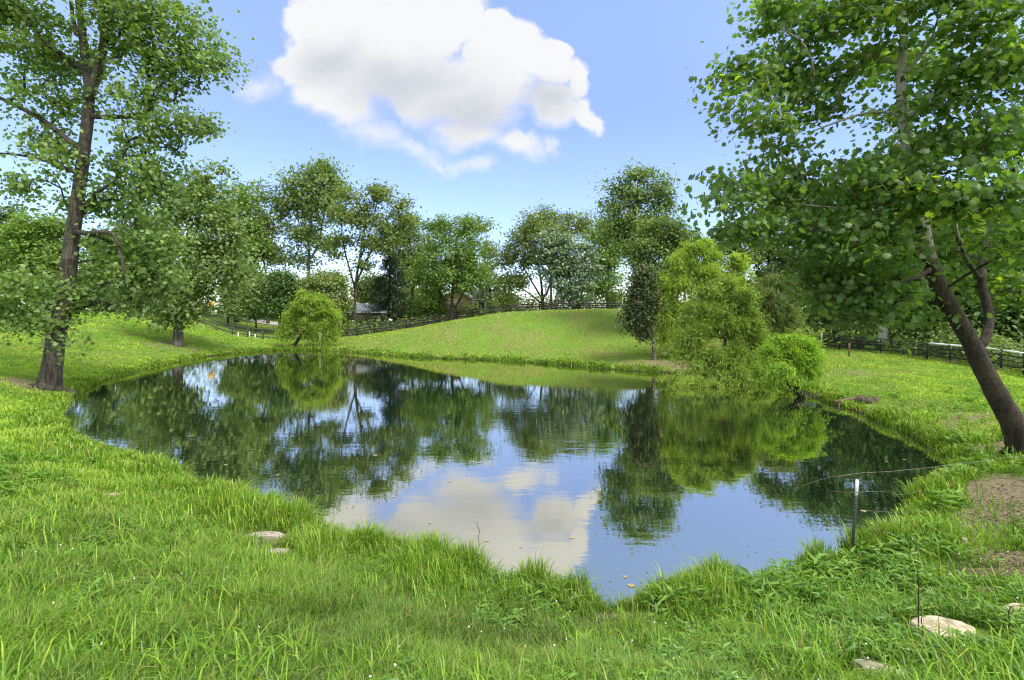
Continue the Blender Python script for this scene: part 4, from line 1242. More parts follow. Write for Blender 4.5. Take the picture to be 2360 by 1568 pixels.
far_tree(92, 680, [(680, 690), (680, 640)], [(665, 680, 45, 18), (620, 672, 40, 22), (730, 690, 40, 18), (700, 705, 60, 20)], 'deep green tree low behind the tall pale trunk', 110, 40, 0.5, 0.9, M['deep'], M['bark_dark'], 0.2, 50, name='broadleaf_tree')
far_tree(86, 885, [(885, 690), (885, 650)], [(870, 650, 40, 22), (860, 690, 40, 20), (840, 670, 30, 24)], 'rounded tree right behind the shed roof', 80, 42, 0.46, 0.85, M['olive'], M['bark_dark'], 0.2, 51, name='broadleaf_tree')

far_tree(74, 985, [(985, 715), (985, 700)], [(975, 705, 30, 18), (1000, 712, 28, 16), (960, 722, 22, 12), (1010, 690, 20, 14)], 'low light green bush between the spruce and the maple', 90, 40, 0.34, 0.6, M['bright'], M['bark_dark'], 0.1, 52, name='bush', cat='bush')
far_tree(74, 930, [(930, 725), (930, 712)], [(925, 722, 24, 12), (942, 712, 18, 14)], 'small dark bush at the foot of the spruce', 50, 40, 0.32, 0.5, M['mid'], M['bark_dark'], 0.08, 53, name='bush', cat='bush')
far_tree(96, 965, [(965, 690), (965, 660)], [(940, 680, 50, 26), (990, 690, 36, 24), (1090, 680, 60, 14), (1160, 690, 44, 26)], 'far tree filling the gap behind the brick house', 120, 40, 0.5, 1.0, M['mid'], M['bark_dark'], 0.2, 54, name='broadleaf_tree')
far_tree(74, 795, [(795, 735), (795, 715)], [(790, 728, 26, 16), (812, 742, 22, 9), (775, 742, 20, 10)], 'leafy bush at the foot of the open oak beside the shed', 70, 40, 0.32, 0.5, M['mid'], M['bark_dark'], 0.08, 55, name='bush', cat='bush')

# woods on the right, behind the wire fence
far_tree(52, 1770, [(1770, 640), (1772, 570)], [(1650, 625, 50, 36), (1640, 685, 60, 40), (1770, 505, 50, 36), (1840, 480, 60, 44), (1720, 590, 50, 40), (1780, 570, 60, 40), (1830, 600, 60, 50), (1760, 650, 60, 46), (1700, 560, 40, 30), (1820, 660, 50, 46), (1790, 720, 70, 36), (1650, 570, 36, 26)], 'dark green tree right behind the yellow green willow', 230, 50, 0.34, 0.66, M['mid'], M['bark_dark'], 0.26, 61, name='broadleaf_tree', tint0=0.36)
far_tree(46, 1925, [(1925, 640), (1925, 540)], [(1900, 465, 60, 40), (1970, 470, 60, 50), (1900, 560, 70, 50), (1960, 590, 60, 60), (1890, 650, 70, 50), (1950, 690, 80, 46), (1900, 500, 60, 40), (1890, 730, 60, 34)], 'woodland tree behind the low sycamore leaves at the fence corner', 220, 50, 0.32, 0.6, M['deep'], M['bark_dark'], 0.26, 62, name='broadleaf_tree')
far_tree(40, 2035, [(2036, 700), (2034, 600), (2030, 480)], [(2030, 420, 60, 40), (2030, 500, 80, 50), (2070, 560, 80, 60), (2000, 600, 60, 50), (2060, 640, 90, 50), (2020, 690, 50, 25, 3), (2100, 690, 60, 40, 3)], 'white barked sycamore beyond the wire fence', 220, 48, 0.30, 0.6, M['deep'], M['bark_white'], 0.34, 63, name='sycamore_tree', crown_from=0.3)
far_tree(38, 2185, [(2185, 640), (2185, 500)], [(2180, 520, 90, 60), (2130, 600, 70, 60), (2230, 600, 80, 60), (2180, 670, 100, 50), (2150, 720, 80, 36, 2), (2230, 740, 80, 30, 2)], 'shaded woodland tree behind the two stems of the leaning sycamore', 230, 50, 0.30, 0.58, M['deep'], M['bark_dark'], 0.26, 64, name='broadleaf_tree')
far_tree(35, 2340, [(2340, 640), (2340, 500)], [(2330, 520, 100, 70), (2300, 620, 90, 60), (2380, 620, 90, 70), (2320, 690, 90, 44), (2400, 720, 90, 50), (2330, 760, 80, 26, 2)], 'shaded woodland tree at the right edge behind the wire fence', 230, 50, 0.30, 0.58, M['deep'], M['bark_dark'], 0.26, 65, name='broadleaf_tree')
far_tree(60, 2100, [(2100, 600), (2100, 480)], [(1960, 600, 90, 60), (2080, 580, 110, 70), (2200, 580, 110, 70), (2320, 580, 110, 80), (2000, 680, 90, 50), (2120, 690, 110, 50), (2260, 700, 110, 50)], 'broad dark tree deepest in the right hand woods', 260, 46, 0.5, 1.1, M['deep'], M['bark_dark'], 0.35, 66, name='broadleaf_tree')


def undergrowth(name, label, line, n, h, size, mat, spread, seed):
    R = np.random.default_rng(seed)
    line = catmull(np.array(line), 8)[:, :2]
    i = R.integers(0, len(line), n)
    hN = h * (0.5 + fbm(line[i, 0], line[i, 1], 0.5, seed))
    x = line[i, 0] + R.normal(0, spread, n)
    y = line[i, 1] + R.normal(0, spread, n)
    cl = fbm(x, y, 0.7, seed + 3)
    z = height(x, y) + R.random(n) ** 0.8 * hN * np.clip(0.35 + (cl - 0.35) * 3, 0.2, 1.4)
    T = np.clip(0.4 + R.normal(0, 0.2, n) + (cl - .5) * .6, 0, 0.87)
    Nn = R.normal(0, 0.5, (n, 3)) + np.array([0, 0, 0.9])
    me = leaf_mesh(name, np.c_[x, y, z], Nn, size * R.uniform(0.6, 1.3, n), 'kite', T, None, R)
    tag(link(name, me, mat), label, 'undergrowth', kind='stuff')


off = lambda pts, dx, dy: [(p[0] + dx, p[1] + dy) for p in pts]
undergrowth('undergrowth', 'tangled weeds and brush behind the right wire fence', off(RFENCE, 2.2, 1.6), 9000, 1.5, 0.22, M['mid'], 0.9, 71)
undergrowth('undergrowth', 'dark brush deep under the right woods', off(RFENCE, 8, 7), 9000, 3.4, 0.34, M['deep'], 2.6, 72)
undergrowth('undergrowth', 'leafy brush along the far side of the hilltop fence', off(FENCE[16:28], 0, 3.0), 7000, 2.3, 0.34, M['olive'], 0.9, 73)
undergrowth('undergrowth', 'leafy brush behind the dipping board fence', off(FENCE[7:17], 0, 3.0), 3800, 1.7, 0.34, M['mid'], 1.0, 74)
undergrowth('undergrowth', 'far hedge line beyond the left paddock', [(-95, 84), (-70, 84), (-50, 86), (-34, 88)], 9000, 4.5, 0.5, M['deep'], 2.4, 75)


undergrowth('treeline', 'low hazy wood far beyond the houses', [(-95, 122), (-60, 120), (-35, 122), (-14, 124)], 9000, 6.5, 0.6, M['olive'], 3.0, 76)
undergrowth('treeline', 'low pale wood far behind the hilltop fence', [(-14, 118), (5, 116), (25, 116), (40, 112)], 8000, 4.2, 0.55, M['olive'], 2.5, 77)


# ------------------------------------------------------------------ spruce with hanging branchlets
def make_spruce(label, Y, bx, top, seed):
    R = np.random.default_rng(seed)
    B = at(bx, 700, Y)
    B[2] = hz(B[0], B[1])
    H = at(bx, top, Y)[2] - B[2]
    root = thing('spruce_tree', label, 'tree', B)
    mb = MB()
    zs = np.linspace(-0.2, H, 9)
    mb.tube(np.c_[np.zeros(9), np.zeros(9), zs], np.linspace(0.2, 0.02, 9), 8)
    C, Tn, sz = [], [], []
    for z in np.arange(0.9, H - 0.2, 0.42):
        f = 1 - z / H
        for k in range(7):
            a = R.uniform(0, 2 * math.pi)
            L = (0.3 + 4.6 * f ** 0.8) * R.uniform(0.7, 1.1)
            t = np.linspace(0, 1, 6)
            sag = -0.28 * L * np.sin(t * 2.2) + 0.05 * L * t
            pts = np.c_[np.cos(a) * L * t, np.sin(a) * L * t, z + sag]
            mb.tube(pts, np.linspace(0.035, 0.008, 6), 3, cap=False)
            m = int(26 * L)
            q = R.uniform(0.15, 1, m)
            P = np.c_[np.interp(q, t, pts[:, 0]), np.interp(q, t, pts[:, 1]), np.interp(q, t, pts[:, 2])]
            dr = R.uniform(0.0, 0.55, m)
            P = P + np.c_[R.normal(0, 0.10, m), R.normal(0, 0.10, m), -dr]
            C.append(P)
            Tn.append(np.c_[np.cos(a) * 0.3 + R.normal(0, .3, m), np.sin(a) * 0.3 + R.normal(0, .3, m), np.full(m, -1.0)])
            sz.append(R.uniform(0.3, 0.6, m))
    C, Tn, sz = np.concatenate(C), np.concatenate(Tn), np.concatenate(sz)
    C[:, 2] = np.maximum(C[:, 2], 0.1)
    mb.build('trunk', M['bark_dark'], root, smooth=True)
    me = leaf_mesh('crown', C, R.normal(0, 1, (len(C), 3)), sz, 'long', np.clip(R.normal(0.4, 0.2, len(C)), 0, 0.87), Tn, R)
    link('crown', me, M['needle'], root)


make_spruce('dark drooping spruce between the shed and the maple', 74.0, 898, 560, 81)


# ------------------------------------------------------------------ fences
def board_fence(label, pts, mat, rails, ph, seed, name='board_fence', post=0.14, skip=()):
    R = np.random.default_rng(seed)
    B = np.array(pts[len(pts) // 2])
    B[2] = hz(B[0], B[1])
    root = thing(name, label, 'fence', B)
    P = [np.array([p[0], p[1], hz(p[0], p[1])]) for p in pts]
    for p in P:
        mb = MB()
        lean = R.normal(0, 0.03, 2)
        a = p - B + np.array([0, 0, -0.3])
        b = p - B + np.array([lean[0], lean[1], ph + R.normal(0, 0.03)])
        mb.tube([a, b], [post * 0.62, post * 0.6], 4)
        mb.build('post', mat, root)
    for i in range(len(P) - 1):
        for k, hgt in enumerate(rails):
            if (i, k) in skip:
                continue
            a = P[i] - B + np.array([0, -0.09, hgt + R.normal(0, 0.025)])
            b = P[i + 1] - B + np.array([0, -0.09, hgt + R.normal(0, 0.025)])
            a, b = a + (b - a) * 0.004, b - (b - a) * 0.004
            mb = MB()
            mb.plank(a, b, 0.035, 0.15)
            mb.build('rail', mat, root)
    return root


board_fence('dark four board fence climbing the grassy hill', FENCE[10:], M['board'], (0.22, 0.55, 0.88, 1.2), 1.30, 91, skip=((0, 3), (8, 0), (11, 1)))
board_fence('grey weathered board fence dipping down the left slope to the willow bush', FENCE[:10], M['board_grey'], (0.28, 0.72, 1.16), 1.28, 92)
LF = [at(185 + 16 * i, 737 - 0.5 * i, 80 + i * 0.5) for i in range(9)]
board_fence('distant dark board fence on the left skyline', LF, M['board'], (0.3, 0.75, 1.2), 1.3, 93)


def right_fence():
    P = catmull([(p[0], p[1], hz(p[0], p[1])) for p in RFENCE], 3)
    B = P[len(P) // 2].copy()
    root = thing('rail_fence', 'dark wire and rail fence topped by a pale pipe below the right woods', 'fence', B)
    R = np.random.default_rng(5)
    for p in P[::2]:
        mb = MB()
        a = p - B
        mb.tube([a + (0, 0, -0.3), a + (R.normal(0, .02), R.normal(0, .02), 1.12)], [0.055, 0.05], 6)
        mb.build('post', M['board'], root)
    for hgt in (0.30, 0.56, 0.82):
        mb = MB()
        mb.tube(P - B + np.array([0.06, 0, hgt]) + R.normal(0, 0.025, P.shape) * (0, 0, 1), 0.045, 5)
        mb.build('rail', M['board'], root)
    mb = MB()
    Q = P[10:] - B + np.array([0.05, 0, 1.08])
    mb.tube(Q, np.where(np.arange(len(Q)) % 7 < 5, 0.065, 0.04), 8)
    mb.build('top_pipe', M['white'], root, smooth=True)
    mb = MB()
    mb.tube(P[:11] - B + np.array([0.05, 0, 1.06]), 0.035, 6)
    mb.build('top_rail', M['board'], root)
    mb = MB()
    for hgt in np.arange(0.1, 1.05, 0.1):
        mb.tube(P - B + np.array([-0.07, 0, hgt]), 0.006, 3, cap=False)
    for i in range(len(P) - 1):
        for t in np.arange(0, 1, 0.14):
            q = P[i] + (P[i + 1] - P[i]) * t - B
            mb.tube([q + (-0.07, 0, 0.02), q + (-0.07, 0, 1.05)], 0.005, 3, cap=False)
    mb.build('wire_mesh', M['board'], root)
    # boards lying along the foot
    for i in (12, 14, 16):
        mb = MB()
        a, b = P[i] - B + (-0.30, 0, 0.07), P[i + 1] - B + (-0.30, 0, 0.06)
        mb.plank(a, b, 0.12, 0.16)
        mb.build('foot_board', M['wood'], root)


right_fence()


# ------------------------------------------------------------------ near fence remnant
def t_post():
    p = hit(1963, 1297)
    B = np.array([p[0], p[1], hz(*p)])
    top = at(1976, 1106, B[1] + 0.05) - B
    root = thing('fence_post', 'green steel fence post with white tip at the near right waterline', 'fence post', B)
    ax = top / np.linalg.norm(top)
    L = np.linalg.norm(top)
    side = np.cross(ax, (0, 1, 0))
    side /= np.linalg.norm(side)
    fwd = np.cross(side, ax)

    def section(z0, z1):
        mb = MB()
        c = ax * (z0 + z1) / 2
        mb.box(c, (0.046, 0.007, z1 - z0), axes=[side, fwd, ax])
        mb.box(c + fwd * 0.0205, (0.008, 0.034, z1 - z0), axes=[side, fwd, ax])
        return mb
    mb = section(-0.35, L * 0.80)
    for z in np.arange(0.06, L * 0.78, 0.055):
        mb.box(ax * z - fwd * 0.0065, (0.012, 0.006, 0.014), axes=[side, fwd, ax])
    mb.build('post_shaft', M['green_paint'], root)
    mb = section(L * 0.80 + 0.001, L)
    for z in np.arange(L * 0.82, L * 0.97, 0.055):
        mb.box(ax * z - fwd * 0.0065, (0.012, 0.006, 0.014), axes=[side, fwd, ax])
    mb.build('white_tip', M['white'], root)
    return B


TP = t_post()


def wire_remnant():
    Y = lambda x: 7.95 + (x - 1963) * 0.0035 if x > 1963 else 7.95 + (1963 - x) * 0.002
    W = lambda pts: catmull([at(x, y, Y(x)) for x, y in pts], 5)
    B = W([(2040, 1252), (2041, 1252)])[0]
    root = thing('wire_fence', 'sagging rusty woven wire stretched past the green post over the water', 'fence', B)
    for pts, nm, r in [([(1845, 1122), (1900, 1103), (1945, 1096), (1990, 1090), (2050, 1087), (2100, 1082), (2142, 1078), (2200, 1070), (2270, 1062), (2345, 1052)], 'top_wire', 0.0032),
                       ([(1905, 1132), (1965, 1135), (2030, 1133), (2068, 1140), (2095, 1138), (2125, 1130)], 'line_wire', 0.0024),
                       ([(1990, 1176), (2040, 1180), (2090, 1181), (2140, 1178)], 'line_wire', 0.0022), ([(1900, 1212), (1960, 1210), (2020, 1218), (2080, 1214), (2130, 1220)], 'line_wire', 0.0028),
                       ([(1915, 1243), (1960, 1240), (2030, 1250), (2085, 1252)], 'line_wire', 0.0022)]:
        mb = MB()
        mb.tube(W(pts) - B, r, 5)
        mb.build(nm, M['steel'], root)
    mb = MB()
    for pts in [[(2008, 1090), (2018, 1118), (2034, 1136), (2042, 1176), (2050, 1214)], [(2052, 1087), (2062, 1120), (2072, 1140), (2084, 1178)], [(2098, 1083), (2106, 1104), (2112, 1130)],
                [(1968, 1096), (1972, 1132), (1978, 1176), (1985, 1212), (1990, 1246)], [(1900, 1104), (1906, 1140), (1902, 1180), (1912, 1240)], [(1935, 1098), (1930, 1136), (1938, 1210)]]:
        mb.tube(W(pts) - B, 0.0018, 4)
    mb.build('stay_wires', M['steel'], root)


wire_remnant()


# wire tied across the leaning sycamore
def line_wire():
    A, Bp = at(2188, 768, 13.4), at(2268, 790, 12.35)
    C = at(2420, 818, 11.8)
    B = (A + C) / 2
    mb = MB()
    mb.tube(catmull([A - B, Bp + (0, -.25, 0) - B, C - B], 5), 0.006, 5)
    o = mb.build('line_wire', M['steel'])
    o.location = B
    tag(o, 'single pale wire strung across the fork of the leaning sycamore', 'wire')


line_wire()


# ------------------------------------------------------------------ stones, logs, sticks
def stone(label, x, y, z, rx, ry, rz, mat, seed, rot=0.0, sink=0.3, name='stone', cat='stone', lumps=0.14):
    R = np.random.default_rng(seed)
    p = hit(x, y)
    B = np.array([p[0], p[1], hz(*p)])
    CLEAR.append((B[0], B[1], rx * 1.15, max(ry * 1.3, 0.1)))
    nu, nv = 30, 16
    V, F = [], []
    for j in range(nv + 1):
        th = math.pi * j / nv
        for i in range(nu):
            ph = 2 * math.pi * i / nu
            V.append((math.sin(th) * math.cos(ph), math.sin(th) * math.sin(ph), math.cos(th)))
    V = np.array(V)
    k = 1 + lumps * 2 * (fbm(V[:, 0] * 1.3 + 5 + seed, V[:, 1] * 1.3 + 9 + V[:, 2] * 0.7, 1.1, seed) - 0.5) + 0.05 * (fbm(V[:, 0] * 4 + seed, V[:, 1] * 4 + V[:, 2] * 3, 1.6, seed + 4) - 0.5)
    for _ in range(9):
        a_ = R.uniform(0, 6.283)
        c_ = V[:, 0] * math.cos(a_) + V[:, 1] * math.sin(a_)
        k = np.minimum(k, np.where(c_ > 0.05, R.uniform(0.72, 0.98) / np.maximum(c_, 0.05), 9))
    zc = np.sign(V[:, 2]) * np.abs(V[:, 2]) ** 0.32
    Q = np.c_[V[:, 0] * rx * k, V[:, 1] * ry * k, zc * rz * (0.85 + 0.3 * fbm(V[:, 0] * 2 + seed, V[:, 1] * 2, 1.5, seed + 9))]
    ca, sa = math.cos(rot), math.sin(rot)
    Q = np.c_[Q[:, 0] * ca - Q[:, 1] * sa, Q[:, 0] * sa + Q[:, 1] * ca, Q[:, 2] + rz * (1 - 2 * sink)]
    for j in range(nv):
        for i in range(nu):
            a, b = j * nu + i, j * nu + (i + 1) % nu
            F.append((a, a + nu, b + nu, b))
    me = raw_mesh(name, Q, [np.array(F)], smooth=True)
    o = link(name, me, mat)
    o.location = B
    return tag(o, label, cat)


stone('flat pale sandstone slab in the near right grass', 2172, 1458, 0.78, 0.31, 0.20, 0.045, M['stone'], 1, 0.0, 0.18)
stone('grey brown half buried rock in the near right weeds', 2022, 1558, 0.9, 0.20, 0.07, 0.06, M['stone_grey'], 2, -0.45, 0.25)
stone('flat brown rock on the mud beside the tall left tuft', 612, 1240, 0.35, 0.33, 0.12, 0.05, M['stone_grey'], 3, 0.05, 0.25)
stone('smaller broken rock just below the flat brown rock', 640, 1275, 0.42, 0.20, 0.08, 0.035, M['stone_grey'], 4, 0.2, 0.3)
stone('small rounded white stone beside the bare dirt path', 2218, 1250, 0.5, 0.075, 0.06, 0.05, M['stone'], 5, 0.2, 0.25)
stone('orange tinted flat stone at the right edge', 2352, 1412, 0.78, 0.22, 0.10, 0.04, M['stone'], 6, 0.1, 0.3)
stone('dark lump of old root on the trodden right bank', 2275, 1368, 0.62, 0.16, 0.07, 0.045, M['wood_dark'], 7, -0.1, 0.3, name='root_lump', cat='root')
stone('thin pale stone among left lawn weeds', 255, 1142, 0.8, 0.16, 0.06, 0.03, M['stone_grey'], 8, 0.2, 0.35)


def log_tube(label, a, b, r, mat, seed, name='log', cat='log', hollow=False):
    pa, pb = hit(a[0], a[1]), hit(b[0], b[1])
    A = np.array([pa[0], pa[1], hz(*pa) + r * 0.7])
    Bp = np.array([pb[0], pb[1], hz(*pb) + r * 0.7])
    mid = (A + Bp) / 2
    mid[2] -= r * 0.7
    mb = MB()
    t = np.linspace(0, 1, 7)[:, None]
    R = np.random.default_rng(seed)
    mb.tube(A + (Bp - A) * t - mid + R.normal(0, r * 0.06, (7, 3)), r * R.uniform(0.88, 1.1, 7), 12, wob=0.08, seed=seed)
    o = mb.build(name, mat, smooth=True)
    o.location = mid
    return tag(o, label, cat)


log_tube('pale split log lying in bare earth on the right lawn', (1925, 934, 0.5), (1985, 927, 0.55), 0.14, M['wood'], 11)


def ring_stump():
    p = hit(2000, 928)
    B = np.array([p[0], p[1], hz(*p)])
    R = np.random.default_rng(4)
    mb = MB()
    n = 26
    a = np.arange(n) * 2 * math.pi / n
    k = 1 + R.normal(0, 0.07, n)
    ht = 0.22 + R.normal(0, 0.035, n)
    rings = [(0.44, -0.05, 0), (0.42, 0.1, 0), (0.38, None, 0), (0.26, None, -0.02), (0.20, 0.08, 0), (0.0, 0.06, 0)]
    V, F = [], []
    for rr, z, dz in rings:
        for i in range(n):
            V.append((math.cos(a[i]) * rr * k[i], math.sin(a[i]) * rr * k[i] * 0.8, (ht[i] + dz) if z is None else z))
    for j in range(len(rings) - 1):
        for i in range(n):
            F.append((j * n + i, j * n + (i + 1) % n, (j + 1) * n + (i + 1) % n, (j + 1) * n + i))
    mb.add(V, F)
    o = mb.build('stump', M['wood_dark'])
    o.location = B
    tag(o, 'round hollow rotten stump lying on the right lawn beside the log', 'stump')


ring_stump()


def stick(label, x, y, z, top, name='dead_stalk', cat='stalk', r=0.006, mat=None, group=None, bend=0.02, knots=6, seed=1, dY=0.0):
    R = np.random.default_rng(seed)
    p = hit(x, y)
    B = np.array([p[0], p[1], hz(*p)])
    T = at(top[0], top[1], B[1] + dY) - B
    n = 9
    t = np.linspace(0, 1, n)[:, None]
    P = t * T + R.normal(0, bend * 0.4, (n, 3)) * t * (1, 1, 0.2)
    P[0, 2] -= 0.05
    mb = MB()
    rr = np.linspace(r, r * 0.55, n) * (1 + 0.35 * (np.arange(n) % 2))
    mb.tube(P, rr, 6)
    for k in range(knots):
        i = R.integers(2, n)
        d = R.normal(0, 1, 3) * 0.02
        mb.tube([P[i], P[i] + d], [r * 0.7, r * 0.3], 4)
    o = mb.build(name, mat or M['stalk'])
    o.location = B
    return tag(o, label, cat, group)


stick('dark dead stalk standing alone at the near waterline', 1099, 1322, 0.2, (1106, 1207), seed=1, bend=0.04)
stick('tall dark stalk beside the pale sandstone slab', 2118, 1475, 0.78, (2116, 1310), seed=2)
stick('shorter dark stalk touching the pale sandstone slab', 2128, 1490, 0.80, (2122, 1397), seed=3, r=0.005)
stick('knobbly dark stalk at the lower right edge', 2322, 1500, 0.82, (2326, 1398), seed=4, r=0.0065, bend=.01)
stick('short dark stick leaning in the left foreground grass', 768, 1425, 0.85, (770, 1380), seed=5, r=0.004)
for i, (x, y, z, tx, ty, lab) in enumerate([(1998, 1555, 0.95, 1976, 1450, 'dry straw stem rising in front of the half buried rock'), (2075, 1540, 0.95, 2170, 1425, 'dry straw stem slanting toward the sandstone slab'),
                                            (1912, 1590, 1.0, 1880, 1500, 'dry straw stem left of the half buried rock'), (760, 1490, 0.9, 820, 1370, 'bent dry straw stem in the middle foreground grass'),
                                            (1270, 1500, 0.85, 1262, 1420, 'thin reddish seed stem in the middle foreground'), (2240, 1560, 0.95, 2215, 1490, 'dry straw stem below the sandstone slab')]):
    stick(lab, x, y, z, (tx, ty), name='straw_stem', cat='straw', r=0.003, mat=M['straw'], seed=20 + i, knots=0, bend=0.05, group='dry straw stems in the near grass')


def pipe_bits():
    p = hit(2352, 1446)
    z = hz(*p) + 0.03
    mb = MB()
    mb.tube([(-0.28, 0.05, 0.0), (0, 0.01, 0.0), (0.3, -0.02, 0.0)], 0.012, 8)
    o = mb.build('plastic_pipe', M['white'], smooth=True)
    o.location = (p[0], p[1], z)
    tag(o, 'white plastic pipe lying in grass at the right edge', 'pipe')
    mb = MB()
    B = at(737, 800, 53.0)
    B[2] = hz(B[0], B[1])
    mb.tube([(0, 0, -0.2), (0.02, 0, 0.9), (0.05, 0, 1.75)], 0.09, 8)
    o = mb.build('standpipe', M['white'], smooth=True)
    o.location = B
    tag(o, 'white upright pipe under the far willow bush', 'pipe')
    for i, (x, hgt, lab) in enumerate([(549, .55, 'short white stake at the foot of the dipping fence'), (575, .75, 'taller white stake right of its neighbours by the dipping fence'), (588, .5, 'stubby white stake nearest the willow bush')]):
        B = at(x, 778, 62.3)
        B[2] = hz(B[0], B[1])
        mb = MB()
        mb.tube([(0, 0, -0.2), (0, 0, hgt)], [0.07, 0.06], 6)
        o = mb.build('stake', M['white'])
        o.location = B
        tag(o, lab, 'stake', 'white stakes by the left fence')


pipe_bits()

# stakes near the right willow
B = at(2006, 863 / 1.0593, 36.0)
for x, Y, hgt, lab, mt in [(1893, 37.0, 1.55, 'pale thin metal stake right behind the lime willow', M['steel']), (1957, 35.0, 0.95, 'short brown wooden post on the lawn below the right fence', M['wood'])]:
    X = (x - CX) / FPX * Y
    z = hz(X, Y)
    mb = MB()
    mb.tube([(0, 0, -0.3), (0.0, 0, hgt * 0.6), (0.02, 0, hgt)], [0.06, 0.06, 0.055], 7)
    o = mb.build('stake', mt)
    o.location = (X, Y, z)
    tag(o, lab, 'stake')

# trunks standing on the bank behind the willows
for x, Y, hh, r, lab in [(1612, 37.0, 2.0, 0.12, 'grey stub trunk behind the broad willow'), (1722, 30.5, 1.9, 0.13, 'dark stub trunk under the right side of the broad willow')]:
    X = (x - CX) / FPX * Y
    z = hz(X, Y)
    mb = MB()
    mb.tube([(0, 0, -0.3), (0.03, 0, hh * 0.5), (0.0, 0, hh)], [r * 1.2, r, r * 0.8], 9, wob=0.06)
    o = mb.build('tree_stub', M['bark_pale'], smooth=True)
    o.location = (X, Y, z)
    tag(o, lab, 'trunk')


# ------------------------------------------------------------------ leaves adrift
def floating():
    spots = [(1090, 1065, 0), (640, 1095, 0), (1035, 1110, 0), (815, 1168, 0), (905, 1145, 1), (1122, 1246, 1), (1200, 1262, 1), (1260, 1325, 1), (1318, 1240, 1), (1440, 1330, 1), (1640, 1298, 1), (1690, 1305, 0),
             (2085, 1060, 0), (2076, 1190, 0), (1990, 1178, 0), (520, 1072, 0), (865, 1050, 0), (1560, 1375, 1), (1500, 1352, 1), (990, 1205, 1), (1455, 1350, 1), (1600, 1310, 0)]
    base = None
    for i, (x, y, k) in enumerate(spots):
        p = ground_at(x, y, 0.0)
        if shore_dist(np.array([p[0]]), np.array([p[1]]))[0] > -0.1:
            continue
        R = np.random.default_rng(300 + i)
        if base is None:
            tv, tf = SHAPES['lobed']
            V = tv.copy()
            V[:, 2] += 0.08 * (V[:, 0] ** 2 + V[:, 1] ** 2)
            me = raw_mesh('floating_leaf', V, [tf], {'tint': np.full(len(V), 0.75)})
            me.materials.append(M['dry'])
            base = bpy.data.objects.new('floating_leaf', me)
            o = base
        else:
            o = base.copy()
        COL.objects.link(o)
        o.location = (p[0], p[1], 0.006)
        s = R.uniform(0.05, 0.11)
        o.scale = (s, s, s * 0.5)
        o.rotation_euler = (0, 0, R.uniform(0, 6.28))
        tag(o, 'small pale fallen leaf floating on the pond', 'leaf', 'fallen leaves floating on the pond')


floating()


# ------------------------------------------------------------------ houses, sign, tank
def brick_mat():
    m, N = newmat('brick')
    tc = N.n('ShaderNodeTexCoord').outputs['Object']
    mp = N.n('ShaderNodeMapping', None, Vector=tc)
    mp.inputs['Rotation'].default_value = (math.radians(90), 0, 0)
    b = N.n('ShaderNodeTexBrick', None, Vector=mp, Color1=(0.30, 0.16, 0.11), Color2=(0.38, 0.22, 0.15), Mortar=(0.42, 0.38, 0.33), Scale=4.0)
    p = N.n('ShaderNodeBsdfPrincipled', None, Base_Color=b, Roughness=0.9)
    N.n('ShaderNodeOutputMaterial', None, Surface=p)
    return m


M['brick'] = brick_mat()
M['roof_grey'] = flat_mat('grey_metal_roof', (0.44, 0.48, 0.50), 0.5, var=0.12)
M['roof_slate'] = flat_mat('slate_roof', (0.12, 0.125, 0.15), 0.8, var=0.25)
M['beige'] = flat_mat('beige_siding', (0.32, 0.27, 0.21), 0.8, var=0.1)
M['glass'] = flat_mat('dark_glass', (0.02, 0.025, 0.03), 0.08, var=0.1)
M['yellow'] = flat_mat('sign_yellow', (0.80, 0.42, 0.01), 0.5, var=0.05)
M['tank'] = flat_mat('pale_blue_tank', (0.42, 0.55, 0.58), 0.5, var=0.08)
M['flowers'] = flat_mat('white_petals', (0.72, 0.70, 0.68), 0.8, var=0.2)


def shed():
    B = at(840, 745, 76)
    B[2] = hz(B[0], B[1]) + 0.35
    root = thing('shed', 'long beige shed under a pale grey metal roof behind the oak', 'shed', B, rz=math.radians(6))
    L, W, Hh = 6.8, 4.5, 2.15
    mb = MB()
    mb.box((0, 0, Hh / 2), (L, W, Hh))
    mb.add([(-L / 2, -W / 2, Hh), (-L / 2, W / 2, Hh), (-L / 2, 0, Hh + 1.05)], [(0, 2, 1)])
    mb.add([(L / 2, -W / 2, Hh), (L / 2, W / 2, Hh), (L / 2, 0, Hh + 1.05)], [(0, 1, 2)])
    mb.build('wall', M['beige'], root)
    mb = MB()
    for s in (-1, 1):
        V = [(-L / 2 - .3, s * (W / 2 + .35), Hh - .1), (L / 2 + .3, s * (W / 2 + .35), Hh - .1), (L / 2 + .3, 0, Hh + 1.12), (-L / 2 - .3, 0, Hh + 1.12)]
        V += [(x, y, z + .06) for x, y, z in V]
        mb.add(V, [(0, 1, 2, 3), (4, 7, 6, 5), (0, 4, 5, 1), (1, 5, 6, 2), (2, 6, 7, 3), (3, 7, 4, 0)])
        for x in np.arange(-L / 2, L / 2 + .1, 0.4):
            a = np.array([x, s * (W / 2 + .34), Hh - .03])
            mb.plank(a, np.array([x, s * 0.03, Hh + 1.18]), 0.04, 0.03)
    mb.build('roof', M['roof_grey'], root)
    mb = MB()
    mb.box((0, -W / 2 - .37, Hh - .16), (L + .6, 0.05, 0.16))
    mb.build('fascia', M['white'], root)
    mb = MB()
    mb.box((-L / 2 - 0.02, -W / 2 - 0.06, Hh / 2), (0.12, 0.1, Hh - .02))
    mb.build('corner_post', M['white'], root)
    mb = MB()
    mb.box((1.9, -W / 2 - 0.03, 1.0), (0.95, 0.05, 2.0))
    mb.build('door', M['wood'], root)


shed()


